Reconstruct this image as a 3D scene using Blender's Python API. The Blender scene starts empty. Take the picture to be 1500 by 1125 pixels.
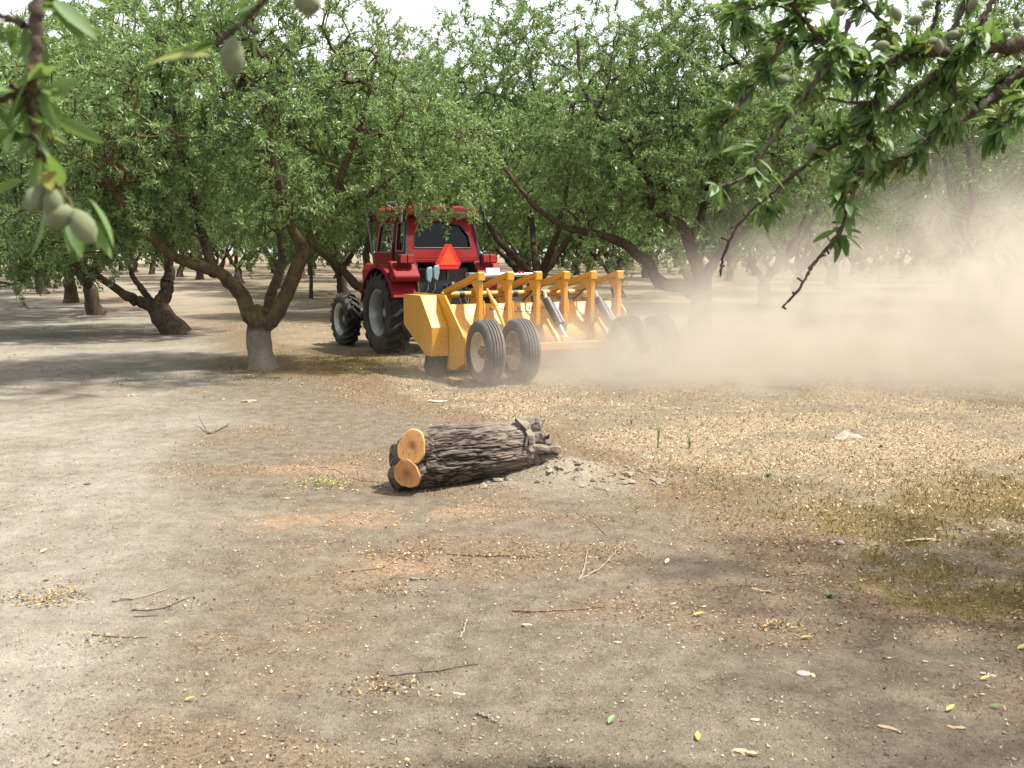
import bpy, math, random
import numpy as np
from mathutils import Vector, Matrix

# ---------------------------------------------------------------- camera, sky, sun, exposure
SC = bpy.context.scene
COL = SC.collection
R = math.radians
CAM_H, FPX = 1.65, 1500.0
PITCH = math.atan(197.5 / FPX)
cam_d = bpy.data.cameras.new('camera'); cam = bpy.data.objects.new('camera', cam_d); COL.objects.link(cam)
cam.location = (0, 0, CAM_H); cam.rotation_euler = (math.pi / 2 - PITCH, 0, 0)
cam_d.sensor_width = 36; cam_d.lens = 36 * FPX / 1500; cam_d.clip_start = 0.05; cam_d.clip_end = 2000
cam_d.dof.use_dof = True; cam_d.dof.focus_distance = 10.5; cam_d.dof.aperture_fstop = 36 / 4.6
SC.camera = cam

SUN_EL, SUN_DIR = R(63), Vector((0.97, -0.02)).normalized()
world = bpy.data.worlds.new('World'); SC.world = world; world.use_nodes = True
wn = world.node_tree; wn.nodes.clear()
sky = wn.nodes.new('ShaderNodeTexSky'); sky.sky_type = 'NISHITA'; sky.sun_disc = False
sky.sun_elevation = SUN_EL; sky.sun_rotation = math.atan2(SUN_DIR.x, SUN_DIR.y)
sky.air_density = 1.2; sky.dust_density = 6.0; sky.ozone_density = 1.0
hz_mix = wn.nodes.new('ShaderNodeMix'); hz_mix.data_type = 'RGBA'; hz_mix.inputs[0].default_value = .78
hz_mix.inputs[7].default_value = (4.3, 4.35, 4.4, 1)      # even milky overcast veil, the same all over the dome
bg = wn.nodes.new('ShaderNodeBackground'); bg.inputs['Strength'].default_value = 0.15
wo = wn.nodes.new('ShaderNodeOutputWorld')
wn.links.new(sky.outputs[0], hz_mix.inputs[6]); wn.links.new(hz_mix.outputs[2], bg.inputs[0]); wn.links.new(bg.outputs[0], wo.inputs[0])
sun_d = bpy.data.lights.new('sun', 'SUN'); sun = bpy.data.objects.new('sun', sun_d); COL.objects.link(sun)
sun_d.energy = 4.5; sun_d.angle = R(3.5); sun_d.color = (1.0, 0.95, 0.87)
to_sun = Vector((SUN_DIR.x * math.cos(SUN_EL), SUN_DIR.y * math.cos(SUN_EL), math.sin(SUN_EL)))
sun.rotation_euler = to_sun.to_track_quat('Z', 'Y').to_euler()
sun.location = to_sun * 50
SC.view_settings.view_transform = 'Standard'; SC.view_settings.look = 'None'
SC.view_settings.exposure = 1.27; SC.view_settings.gamma = 1.0; SC.view_settings.use_curve_mapping = False
cy = SC.cycles
cy.use_denoising = True; cy.max_bounces = 7; cy.diffuse_bounces = 5; cy.glossy_bounces = 2
cy.transmission_bounces = 4; cy.transparent_max_bounces = 8; cy.volume_bounces = 2
cy.volume_step_rate = 2.0; cy.volume_max_steps = 96; cy.sample_clamp_indirect = 6

rng = np.random.default_rng(11)
random.seed(5)

# ---------------------------------------------------------------- helpers
def at(px, py, Y):
    """world point on the view ray of a photo pixel at distance Y from the camera"""
    u, v = (px - 750) / FPX, (562.5 - py) / FPX
    d = np.array([u, math.cos(PITCH) + v * math.sin(PITCH), -math.sin(PITCH) + v * math.cos(PITCH)])
    return np.array([0, 0, CAM_H]) + d * (Y / d[1])

def g(px, py):
    u, v = (px - 750) / FPX, (562.5 - py) / FPX
    d = np.array([u, math.cos(PITCH) + v * math.sin(PITCH), -math.sin(PITCH) + v * math.cos(PITCH)])
    return d[:2] * (-CAM_H / d[2])

def _h(*c):
    n = c[0].astype(np.int64) * 374761393
    for k, m in zip(c[1:], (668265263, 2147483647 // 7, 912271)):
        n = n + k.astype(np.int64) * m
    n = (n ^ (n >> 13)) * 1274126177 & 0x7fffffff
    n = (n ^ (n >> 16)) * 668265263 & 0x7fffffff
    return (n ^ (n >> 15)) % 100003 / 100003.0

def noise(*c):
    c = [np.asarray(k, float) for k in c]
    i = [np.floor(k) for k in c]; f = [k - j for k, j in zip(c, i)]
    f = [k * k * (3 - 2 * k) for k in f]
    out = 0
    for m in range(2 ** len(c)):
        w = 1; idx = []
        for a in range(len(c)):
            b = (m >> a) & 1
            w = w * (f[a] if b else 1 - f[a]); idx.append(i[a] + b)
        out = out + w * _h(*idx)
    return out

def fbm(*c, o=4):
    s, a, t = 0, 1, 0
    for k in range(o):
        s = s + a * noise(*[q * 2 ** k + 17.3 * k for q in c]); t += a; a *= .5
    return s / t

def sstep(a, b, x):
    t = np.clip((x - a) / (b - a), 0, 1); return t * t * (3 - 2 * t)

def mesh_np(name, verts, faces, attrs=None, smooth=False, mat=None):
    """faces: list of (k x n) int arrays"""
    me = bpy.data.meshes.new(name)
    verts = np.asarray(verts, np.float32)
    me.vertices.add(len(verts)); me.vertices.foreach_set('co', verts.ravel())
    faces = [np.asarray(f, np.int32) for f in faces if len(f)]
    nl = sum(f.size for f in faces); nf = sum(len(f) for f in faces)
    me.loops.add(nl); me.loops.foreach_set('vertex_index', np.concatenate([f.ravel() for f in faces]))
    tot = np.concatenate([np.full(len(f), f.shape[1], np.int32) for f in faces])
    st = np.concatenate([[0], np.cumsum(tot)[:-1]]).astype(np.int32)
    me.polygons.add(nf); me.polygons.foreach_set('loop_start', st); me.polygons.foreach_set('loop_total', tot)
    me.polygons.foreach_set('use_smooth', np.full(nf, smooth))
    for k, v in (attrs or {}).items():
        v = np.asarray(v, np.float32)
        if v.ndim == 1:
            a = me.attributes.new(k, 'FLOAT', 'POINT'); a.data.foreach_set('value', v)
        else:
            if v.shape[1] == 3: v = np.hstack([v, np.ones((len(v), 1), np.float32)])
            a = me.attributes.new(k, 'FLOAT_COLOR', 'POINT'); a.data.foreach_set('color', v.ravel())
    me.update(calc_edges=True); me.validate()
    if mat: me.materials.append(mat)
    return me

def link(name, me, parent=None, loc=(0, 0, 0), **props):
    o = bpy.data.objects.new(name, me); COL.objects.link(o); o.location = loc
    if parent: o.parent = parent
    for k, v in props.items(): o[k] = v
    return o

def thing(name, label, cat, loc=(0, 0, 0), rz=0, group=None):
    o = bpy.data.objects.new(name, None); COL.objects.link(o); o.empty_display_size = .2
    o.location = loc; o.rotation_euler = (0, 0, rz); o['label'] = label; o['category'] = cat
    if group: o['group'] = group
    return o

class MB:
    def __init__(s): s.v = []; s.f = []
    def add(s, v, f):
        n = len(s.v); s.v += [tuple(p) for p in v]; s.f += [tuple(i + n for i in q) for q in f]; return s
    def box(s, c, d, rot=None):
        x, y, z = d[0] / 2, d[1] / 2, d[2] / 2
        p = [Vector(q) for q in ((-x, -y, -z), (x, -y, -z), (x, y, -z), (-x, y, -z), (-x, -y, z), (x, -y, z), (x, y, z), (-x, y, z))]
        if rot is not None: p = [rot @ q for q in p]
        return s.add([q + Vector(c) for q in p], [(3, 2, 1, 0), (4, 5, 6, 7), (0, 1, 5, 4), (1, 2, 6, 5), (2, 3, 7, 6), (3, 0, 4, 7)])
    def beam(s, a, b, w, h, up=(0, 0, 1)):
        a, b = Vector(a), Vector(b); d = (b - a); L = d.length; d.normalize()
        side = d.cross(Vector(up)).normalized(); u = side.cross(d)
        m = Matrix((side, d, u)).transposed()
        return s.box((a + b) / 2, (w, L, h), m)
    def prism(s, poly, a0, a1, axis='x'):
        """poly of (p,q); extruded along axis from a0 to a1. x: (y,z); y: (x,z); z: (x,y)"""
        def mk(p, a): return (a, p[0], p[1]) if axis == 'x' else (p[0], a, p[1]) if axis == 'y' else (p[0], p[1], a)
        n = len(poly); v = [mk(p, a0) for p in poly] + [mk(p, a1) for p in poly]
        f = [tuple(range(n))[::-1], tuple(range(n, 2 * n))] + [(i, (i + 1) % n, n + (i + 1) % n, n + i) for i in range(n)]
        return s.add(v, f)
    def tube(s, pts, rad, k=8, cap=True):
        pts = [Vector(p) for p in pts]; n = len(pts)
        if not hasattr(rad, '__len__'): rad = [rad] * n
        v, f = [], []; ref = None
        for i, p in enumerate(pts):
            t = (pts[min(i + 1, n - 1)] - pts[max(i - 1, 0)]).normalized()
            if ref is None: ref = t.orthogonal().normalized()
            ref = (ref - t * ref.dot(t)); ref = ref.normalized() if ref.length > 1e-5 else t.orthogonal().normalized()
            b = t.cross(ref)
            for j in range(k):
                a = 2 * math.pi * j / k; v.append(p + (ref * math.cos(a) + b * math.sin(a)) * rad[i])
        for i in range(n - 1):
            for j in range(k): f.append((i * k + j, i * k + (j + 1) % k, (i + 1) * k + (j + 1) % k, (i + 1) * k + j))
        if cap: f.append(tuple(range(k))[::-1]); f.append(tuple((n - 1) * k + j for j in range(k)))
        return s.add(v, f)
    def revolve(s, prof, n=40, c=(0, 0, 0), closed=False):
        """profile (x, r) turned about the X axis"""
        m = len(prof); v, f = [], []
        for i in range(n):
            a = 2 * math.pi * i / n
            for x, r in prof: v.append((c[0] + x, c[1] + r * math.cos(a), c[2] + r * math.sin(a)))
        for i in range(n):
            for j in range(m if closed else m - 1):
                j2 = (j + 1) % m; i2 = (i + 1) % n
                f.append((i * m + j, i2 * m + j, i2 * m + j2, i * m + j2))
        return s.add(v, f)
    def build(s, name, mat, parent=None, smooth=False, bevel=0, loc=(0, 0, 0), **props):
        me = bpy.data.meshes.new(name); me.from_pydata(s.v, [], s.f)
        import bmesh
        bm = bmesh.new(); bm.from_mesh(me); bmesh.ops.recalc_face_normals(bm, faces=bm.faces[:]); bm.to_mesh(me); bm.free()
        me.materials.append(mat)
        if smooth:
            me.polygons.foreach_set('use_smooth', [True] * len(me.polygons))
            me.set_sharp_from_angle(angle=R(38))
        o = link(name, me, parent, loc, **props)
        if bevel:
            b = o.modifiers.new('bevel', 'BEVEL'); b.width = bevel; b.segments = 2; b.limit_method = 'ANGLE'; b.angle_limit = R(35)
        return o

# ---------------------------------------------------------------- materials
def nodes(name):
    m = bpy.data.materials.new(name); m.use_nodes = True; nt = m.node_tree
    return m, nt, nt.nodes['Principled BSDF']

def N(nt, t, **kw):
    n = nt.nodes.new(t)
    for k, v in kw.items(): setattr(n, k, v)
    return n

def tex(nt, scale, detail=4, rough=.6, vec=None, dist=0):
    n = N(nt, 'ShaderNodeTexNoise'); n.inputs['Scale'].default_value = scale; n.inputs['Detail'].default_value = detail
    n.inputs['Roughness'].default_value = rough; n.inputs['Distortion'].default_value = dist
    if vec is not None: nt.links.new(vec, n.inputs['Vector'])
    return n.outputs['Fac']

def ramp(nt, fac, stops):
    r = N(nt, 'ShaderNodeValToRGB'); e = r.color_ramp.elements
    while len(e) < len(stops): e.new(.5)
    for q, (p, c) in zip(e, stops): q.position = p; q.color = (*c, 1) if hasattr(c, '__len__') else (c, c, c, 1)
    nt.links.new(fac, r.inputs[0]); return r.outputs[0]

def mix(nt, fac, a, b, mode='MIX'):
    m = N(nt, 'ShaderNodeMix', data_type='RGBA', blend_type=mode)
    for s, v in ((0, fac), (6, a), (7, b)):
        if hasattr(v, 'is_linked'): nt.links.new(v, m.inputs[s])
        elif hasattr(v, '__len__'): m.inputs[s].default_value = (*v, 1)
        else: m.inputs[s].default_value = v if s == 0 else (v, v, v, 1)
    return m.outputs[2]

def math_n(nt, op, a, b=None, c=None):
    m = N(nt, 'ShaderNodeMath', operation=op)
    for i, v in enumerate((a, b, c)):
        if v is None: continue
        if hasattr(v, 'is_linked'): nt.links.new(v, m.inputs[i])
        else: m.inputs[i].default_value = v
    return m.outputs[0]

def bump(nt, bsdf, h, strength=.4, dist=.02):
    b = N(nt, 'ShaderNodeBump'); b.inputs['Strength'].default_value = strength; b.inputs['Distance'].default_value = dist
    nt.links.new(h, b.inputs['Height']); nt.links.new(b.outputs[0], bsdf.inputs['Normal'])

def coord(nt, which='Object'):
    return N(nt, 'ShaderNodeTexCoord').outputs[which]

def paint(name, col, rough=.45, dirt=(.30, .24, .17), amount=.35, metal=0, scale=5, spec=.5):
    """painted or bare metal with dust film and grime in patches"""
    m, nt, b = nodes(name); c = coord(nt)
    f = ramp(nt, tex(nt, scale, 6, .65, c), [(.42, 0.0), (.75, 1.0)])
    fine = ramp(nt, tex(nt, scale * 14, 3, .6, c), [(.35, .55), (.7, 1.0)])
    f = math_n(nt, 'MULTIPLY', f, amount)
    base = mix(nt, 1, col, fine, 'MULTIPLY') if amount > .2 else mix(nt, .3, col, fine, 'MULTIPLY')
    nt.links.new(mix(nt, f, base, dirt), b.inputs['Base Color'])
    nt.links.new(math_n(nt, 'ADD', math_n(nt, 'MULTIPLY', f, .5), rough), b.inputs['Roughness'])
    b.inputs['Metallic'].default_value = metal; b.inputs['Specular IOR Level'].default_value = spec
    bump(nt, b, tex(nt, scale * 10, 3, .6, c), .06, .01)
    return m

M = {}
M['red'] = paint('red_paint', (.19, .004, .006), .62, amount=.06, spec=.18)
M['yellow'] = paint('yellow_paint', (.70, .33, .011), .44, (.40, .29, .14), .5)
M['black'] = paint('black_metal', (.018, .018, .019), .5, (.10, .085, .065), .35)
M['dark'] = paint('dark_plastic', (.012, .012, .013), .6, (.06, .05, .04), .25)
M['grey'] = paint('grey_metal', (.22, .24, .25), .35, (.25, .22, .18), .35, .5)
M['rim'] = paint('silver_rim', (.42, .43, .43), .4, (.22, .18, .13), .45, .4)
M['cream'] = paint('cream_rim', (.62, .56, .38), .5, (.45, .34, .2), .45)
M['rust'] = paint('rusty_hub', (.30, .13, .05), .75, (.35, .25, .15), .5)
M['tyre'] = paint('tyre_rubber', (.022, .021, .021), .72, (.12, .095, .07), .55, scale=4, spec=.3)
M['dusty_tyre'] = paint('dusty_tyre_rubber', (.10, .098, .095), .85, (.24, .20, .15), .6, scale=4, spec=.2)
M['chrome'] = paint('chrome', (.75, .75, .75), .15, amount=.1, metal=1)
M['pale_blue'] = paint('pale_blue_plastic', (.22, .36, .42), .5, amount=.25)
M['blue'] = paint('blue_plastic', (.03, .12, .55), .4, amount=.1)
M['green'] = paint('green_plastic', (.05, .30, .16), .4, amount=.1)
M['white'] = paint('white_plate', (.62, .60, .56), .5, amount=.15)
M['seat'] = paint('seat_fabric', (.03, .035, .045), .8, amount=.1)
M['ink'] = paint('black_lettering', (.03, .028, .02), .6, amount=.2)

def simple(name, col, rough=.5, **kw):
    m, nt, b = nodes(name); b.inputs['Base Color'].default_value = (*col, 1); b.inputs['Roughness'].default_value = rough
    for k, v in kw.items(): b.inputs[k].default_value = v
    n = tex(nt, 30, 3, .6, coord(nt)); nt.links.new(mix(nt, .25, col, ramp(nt, n, [(.3, .5), (.7, 1.0)]), 'MULTIPLY'), b.inputs['Base Color'])
    return m
M['smv'] = simple('fluorescent_orange', (.85, .075, .008), .45)
M['reflect'] = simple('red_reflector', (.55, .012, .012), .3)
M['lens'] = simple('red_lens', (.30, .006, .008), .15)
M['lamp'] = simple('lamp_glass', (.35, .34, .30), .12)

def glass_mat():
    m, nt, b = nodes('tinted_glass'); out = nt.nodes['Material Output']
    t = N(nt, 'ShaderNodeBsdfTransparent'); t.inputs[0].default_value = (.20, .25, .23, 1)
    gl = N(nt, 'ShaderNodeBsdfGlossy'); gl.inputs['Roughness'].default_value = .03
    fr = N(nt, 'ShaderNodeFresnel'); fr.inputs[0].default_value = 1.4
    mx = N(nt, 'ShaderNodeMixShader'); nt.links.new(math_n(nt, 'MULTIPLY', fr.outputs[0], .8), mx.inputs[0])
    nt.links.new(t.outputs[0], mx.inputs[1]); nt.links.new(gl.outputs[0], mx.inputs[2]); nt.links.new(mx.outputs[0], out.inputs[0])
    nt.nodes.remove(b); return m
M['glass'] = glass_mat()

def leaf_mat(name, lo, hi, tip, trans=.28, rough=.42):
    m, nt, b = nodes(name); out = nt.nodes['Material Output']
    a = N(nt, 'ShaderNodeAttribute', attribute_name='lv').outputs['Fac']
    oi = N(nt, 'ShaderNodeObjectInfo').outputs['Random']
    f = math_n(nt, 'FRACT', math_n(nt, 'ADD', a, math_n(nt, 'MULTIPLY', oi, .35)))
    c = ramp(nt, f, [(0, lo), (.55, hi), (.93, hi), (1, tip)])
    nt.links.new(c, b.inputs['Base Color']); b.inputs['Roughness'].default_value = rough
    b.inputs['Specular IOR Level'].default_value = .55
    t = N(nt, 'ShaderNodeBsdfTranslucent'); nt.links.new(mix(nt, .5, c, (.16, .22, .03)), t.inputs[0])
    mx = N(nt, 'ShaderNodeMixShader'); mx.inputs[0].default_value = trans
    nt.links.new(b.outputs[0], mx.inputs[1]); nt.links.new(t.outputs[0], mx.inputs[2]); nt.links.new(mx.outputs[0], out.inputs[0])
    return m
M['leaf'] = leaf_mat('almond_leaves', (.095, .170, .052), (.200, .305, .112), (.36, .38, .15), .42, .46)
M['leaf_near'] = leaf_mat('almond_leaf_close', (.058, .120, .032), (.125, .215, .060), (.26, .23, .05), .44, .55)

def fruit_mat():
    m, nt, b = nodes('almond_hull'); c = coord(nt)
    nt.links.new(ramp(nt, tex(nt, 40, 3, .6, c), [(.3, (.075, .092, .042)), (.7, (.135, .15, .075))]), b.inputs['Base Color'])
    b.inputs['Roughness'].default_value = .85; b.inputs['Sheen Weight'].default_value = .12
    return m
M['fruit'] = fruit_mat()

def bark_mat(name, lo, hi, moss, lower=None):
    m, nt, b = nodes(name); c = coord(nt)
    mp = N(nt, 'ShaderNodeMapping'); mp.inputs['Scale'].default_value = (1, 1, .35); nt.links.new(c, mp.inputs[0])
    n1 = tex(nt, 16, 6, .7, mp.outputs[0], 1.2); n2 = tex(nt, 3.2, 4, .6, c); n3 = tex(nt, 45, 3, .6, mp.outputs[0])
    col = ramp(nt, n1, [(.32, lo), (.68, hi)])
    if lower:
        z = N(nt, 'ShaderNodeSeparateXYZ'); nt.links.new(c, z.inputs[0])
        zz = math_n(nt, 'ADD', z.outputs[2], math_n(nt, 'MULTIPLY', n2, .25))
        col = mix(nt, ramp(nt, zz, [(.62, 1.0), (.72, 0.0)]), col, mix(nt, .6, lower, ramp(nt, n1, [(.3, .4), (.7, 1.0)]), 'MULTIPLY'))
        mz = math_n(nt, 'MULTIPLY', ramp(nt, zz, [(.72, 0.0), (.8, 1.0)]), ramp(nt, tex(nt, 7, 5, .7, c), [(.46, 0.0), (.62, .85)]))
    else:
        mz = ramp(nt, tex(nt, 6, 5, .7, c), [(.52, 0.0), (.68, .6)])
    nt.links.new(mix(nt, mz, col, moss), b.inputs['Base Color']); b.inputs['Roughness'].default_value = .9
    b.inputs['Specular IOR Level'].default_value = .2
    bump(nt, b, math_n(nt, 'ADD', n1, math_n(nt, 'MULTIPLY', n3, .4)), .9, .03)
    return m
M['bark'] = bark_mat('almond_bark', (.025, .018, .012), (.10, .076, .052), (.13, .085, .022))
M['bark_moss'] = bark_mat('mossy_almond_bark', (.030, .020, .012), (.105, .078, .05), (.105, .085, .02), (.21, .18, .14))
M['bark_twig'] = bark_mat('twig_bark', (.035, .026, .02), (.12, .092, .07), (.16, .09, .03))

# ---------------------------------------------------------------- ground
BX = np.array([g(*p) for p in ((430, 509), (500, 560), (650, 606), (800, 648), (930, 690), (1080, 765), (1190, 820), (1300, 895), (1500, 965))])
BX = BX[np.argsort(BX[:, 1])]
def litter_edge(x, y):
    xb = np.interp(y, BX[:, 1], BX[:, 0])
    xb = np.where(y > BX[-1, 1], BX[-1, 0] - (y - BX[-1, 1]) * .57, xb)
    xb = np.where(y < BX[0, 1], BX[0, 0] + (BX[0, 1] - y) * .35, xb)
    return x - xb
MOUND = g(822, 697); SAW = [(g(650, 745), .42, .16), (g(585, 700), .25, .2), (g(455, 688), .42, .3), (g(560, 830), .4, .16), (g(470, 760), .5, .22)]

def gauss(x, y, c, rx, ry): return np.exp(-((x - c[0]) / rx) ** 2 - ((y - c[1]) / ry) ** 2)

def height(x, y):
    x, y = np.asarray(x, float), np.asarray(y, float)
    near = 1 / (1 + np.maximum(y - 16, 0) * .1)
    h = (fbm(x * .35, y * .35, o=3) - .5) * .10 * near
    h = h + (fbm(x * 2.3 + 9, y * 2.3, o=4) - .5) * .030 * near
    h = h + (fbm(x * 11, y * 11 + 5, o=3) - .5) * .013 * near
    h = h + gauss(x, y, MOUND, .42, .28) * (.115 + .10 * (fbm(x * 9, y * 9, o=4) - .5)) + gauss(x, y, MOUND + np.array([.45, -.02]), .45, .3) * .03
    e = litter_edge(x, y)
    h = h + sstep(-.1, .5, e) * (fbm(x * 16, y * 16, o=2) - .4) * .012 * near
    return h

def masks(x, y):
    e = litter_edge(x, y) + (fbm(x * 1.7, y * 1.7, o=4) - .5) * 1.1 + (noise(x * 9, y * 9) - .5) * .2
    lit = sstep(-.15, .35, e)
    straw = lit * sstep(.25, .8, e + (fbm(x * 1.1 + 3, y * 1.1, o=3) - .5) * 1.0) * (.30 + .70 * sstep(.36, .56, fbm(x * 1.6 + 70, y * 2.2, o=5)))
    far = sstep(15, 22, y); straw = straw * (1 - .55 * far)
    rim = np.clip(np.exp(-((e - .10) / .46) ** 2), 0, 1)
    blotch = sstep(.46, .60, fbm(x * .75 + 31, y * 1.5 + 3, o=5))
    road = sstep(.35, -.7, x + .28 * y + (fbm(x * .8, y * .8 + 8, o=3) - .5) * 1.5)
    brown = np.clip(np.maximum(rim * 1.0, blotch * .6 * (1 - lit) * (1 - .95 * road)), 0, 1)
    gp = (sstep(.15, .5, e) * sstep(7.6, 5.6, y - (x - 2.0) * .62) * sstep(3.3, 4.0, y + .0 * x))
    gp = np.maximum(gp, gauss(x, y, g(530, 532), 1.5, 1.5) * .9)
    gp = np.maximum(gp, gauss(x, y, g(1180, 705), 1.3, .7) * .5)
    grass = np.clip(gp * sstep(.33, .55, .55 * fbm(x * 1.3, y * 1.3 + 50, o=3) + .45 * fbm(x * 7 + 3, y * 7, o=3)) * 1.25, 0, 1)
    saw = 0
    for c, rx, ry in SAW: saw = saw + gauss(x, y, c, rx, ry)
    saw = np.clip(saw * sstep(.32, .6, fbm(x * 5, y * 5 + 2, o=4)) * 1.2, 0, 1)
    mound = np.clip(gauss(x, y, MOUND + np.array([.1, 0]), .75, .42) * 1.3, 0, 1)
    return dict(straw=straw, brown=brown, grass=grass, saw=saw, mound=mound, road=road)

def axis(lo, d0, d1, hi, step, far):
    a = list(np.arange(d0, d1, step))
    s = step; x = a[-1]
    while x < hi: s *= 1.09; x += min(s, far); a.append(x)
    s = step; x = d0; b = []
    while x > lo: s *= 1.09; x -= min(s, far); b.append(x)
    return np.array(b[::-1] + a)
gx, gy = axis(-260, -4.2, 5.2, 260, .034, 12), axis(-60, 2.7, 13.0, 420, .034, 12)
X, Y = np.meshgrid(gx, gy); xs, ys = X.ravel(), Y.ravel()
zs = height(xs, ys); mk = masks(xs, ys)
nx, ny = len(gx), len(gy)
i0 = (np.arange(ny - 1)[:, None] * nx + np.arange(nx - 1)[None]).ravel()
gm, nt, b = nodes('orchard_soil'); c = coord(nt)
A = N(nt, 'ShaderNodeAttribute', attribute_name='mA'); Bn = N(nt, 'ShaderNodeAttribute', attribute_name='mB')
sa = N(nt, 'ShaderNodeSeparateColor'); nt.links.new(A.outputs['Color'], sa.inputs[0])
sb = N(nt, 'ShaderNodeSeparateColor'); nt.links.new(Bn.outputs['Color'], sb.inputs[0])
big, mid, fin, spk = tex(nt, .9, 5, .6, c), tex(nt, 7, 5, .65, c), tex(nt, 42, 4, .7, c), tex(nt, 150, 2, .6, c)
soil = ramp(nt, mid, [(.30, (.120, .100, .074)), (.52, (.182, .156, .119)), (.75, (.248, .220, .174))])
soil = mix(nt, math_n(nt, 'MULTIPLY', sb.outputs[2], ramp(nt, big, [(.32, .25), (.62, .95)])), soil, ramp(nt, mid, [(.3, (.26, .238, .202)), (.7, (.365, .342, .300))]))
soil = mix(nt, sb.outputs[1], soil, ramp(nt, mid, [(.3, (.26, .225, .178)), (.7, (.37, .33, .27))]))
soil = mix(nt, .75, soil, ramp(nt, fin, [(.30, .58), (.50, .98), (.72, 1.0)]), 'MULTIPLY')
soil = mix(nt, ramp(nt, tex(nt, 95, 3, .7, c), [(.60, 0.0), (.68, .55)]), soil, (.44, .37, .27))
soil = mix(nt, ramp(nt, tex(nt, 70, 3, .7, c, .4), [(.62, 0.0), (.69, .6)]), soil, (.13, .082, .052))
sp = ramp(nt, spk, [(.30, .52), (.46, 1.0)]); soil = mix(nt, .65, soil, sp, 'MULTIPLY')
brn = ramp(nt, fin, [(.32, (.075, .048, .030)), (.5, (.185, .125, .078)), (.66, (.30, .215, .135)), (.8, (.46, .36, .235))])
stw = ramp(nt, fin, [(.28, (.13, .088, .045)), (.45, (.28, .215, .135)), (.62, (.40, .325, .215)), (.8, (.55, .47, .34))])
gra = ramp(nt, fin, [(.3, (.07, .05, .015)), (.6, (.17, .125, .035)), (.8, (.30, .22, .08))])
saw = ramp(nt, fin, [(.3, (.22, .15, .098)), (.7, (.37, .26, .17))])
pat = ramp(nt, tex(nt, 22, 3, .6, c), [(.36, .25), (.56, 1.0)])
col = mix(nt, math_n(nt, 'MULTIPLY', sa.outputs[1], pat), soil, brn)
col = mix(nt, math_n(nt, 'MULTIPLY', sa.outputs[0], ramp(nt, tex(nt, 14, 4, .65, c), [(.3, .35), (.55, 1.0)])), col, stw)
col = mix(nt, math_n(nt, 'MULTIPLY', sa.outputs[2], .8), col, gra)
col = mix(nt, math_n(nt, 'MULTIPLY', sb.outputs[0], math_n(nt, 'MULTIPLY', pat, .85)), col, saw)
col = mix(nt, 1.0, col, (.815, .795, .755), 'MULTIPLY')
nt.links.new(col, b.inputs['Base Color']); b.inputs['Roughness'].default_value = .95; b.inputs['Specular IOR Level'].default_value = .15
hh = math_n(nt, 'ADD', math_n(nt, 'MULTIPLY', fin, .6), math_n(nt, 'MULTIPLY', spk, .35))
bump(nt, b, math_n(nt, 'ADD', hh, mid), .8, .04)
one = np.ones_like(xs)
link('ground', mesh_np('ground', np.c_[xs, ys, zs], [np.c_[i0, i0 + 1, i0 + nx + 1, i0 + nx]],
     dict(mA=np.c_[mk['straw'], mk['brown'], mk['grass'], one], mB=np.c_[mk['saw'], mk['mound'], mk['road'], one]), True, gm), kind='structure')

# ---------------------------------------------------------------- trees
def catmull(P, n):
    P = np.asarray(P, float); k = len(P)
    if k == 2: t = np.linspace(0, 1, n)[:, None]; return P[0] * (1 - t) + P[1] * t
    Q = np.vstack([2 * P[0] - P[1], P, 2 * P[-1] - P[-2]]); out = []
    for s in np.linspace(0, k - 1, n):
        i = min(int(s), k - 2); t = s - i; a, b_, c_, d = Q[i:i + 4]
        out.append(.5 * (2 * b_ + (c_ - a) * t + (2 * a - 5 * b_ + 4 * c_ - d) * t * t + (3 * b_ - a - 3 * c_ + d) * t ** 3))
    return np.array(out)

class Tubes:
    def __init__(s): s.V = []; s.F = []; s.n = 0
    def add(s, pts, rad, k):
        pts = np.asarray(pts, float); n = len(pts); t = np.gradient(pts, axis=0); t /= np.linalg.norm(t, axis=1)[:, None] + 1e-9
        up = np.array([0.31, .57, .11]) if abs(t[0] @ np.array([.47, .86, .17])) < .9 else np.array([1., 0, 0])
        a = np.cross(t, up); a /= np.linalg.norm(a, axis=1)[:, None] + 1e-9; b_ = np.cross(t, a)
        th = np.arange(k) * 2 * np.pi / k
        ring = pts[:, None] + (a[:, None] * np.cos(th)[None, :, None] + b_[:, None] * np.sin(th)[None, :, None]) * np.asarray(rad)[:, None, None]
        s.V.append(ring.reshape(-1, 3))
        i = np.arange(n - 1)[:, None] * k; j = np.arange(k)[None]; j2 = (j + 1) % k
        s.F.append(np.stack([i + j, i + j2, i + k + j2, i + k + j], -1).reshape(-1, 4) + s.n); s.n += n * k

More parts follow.
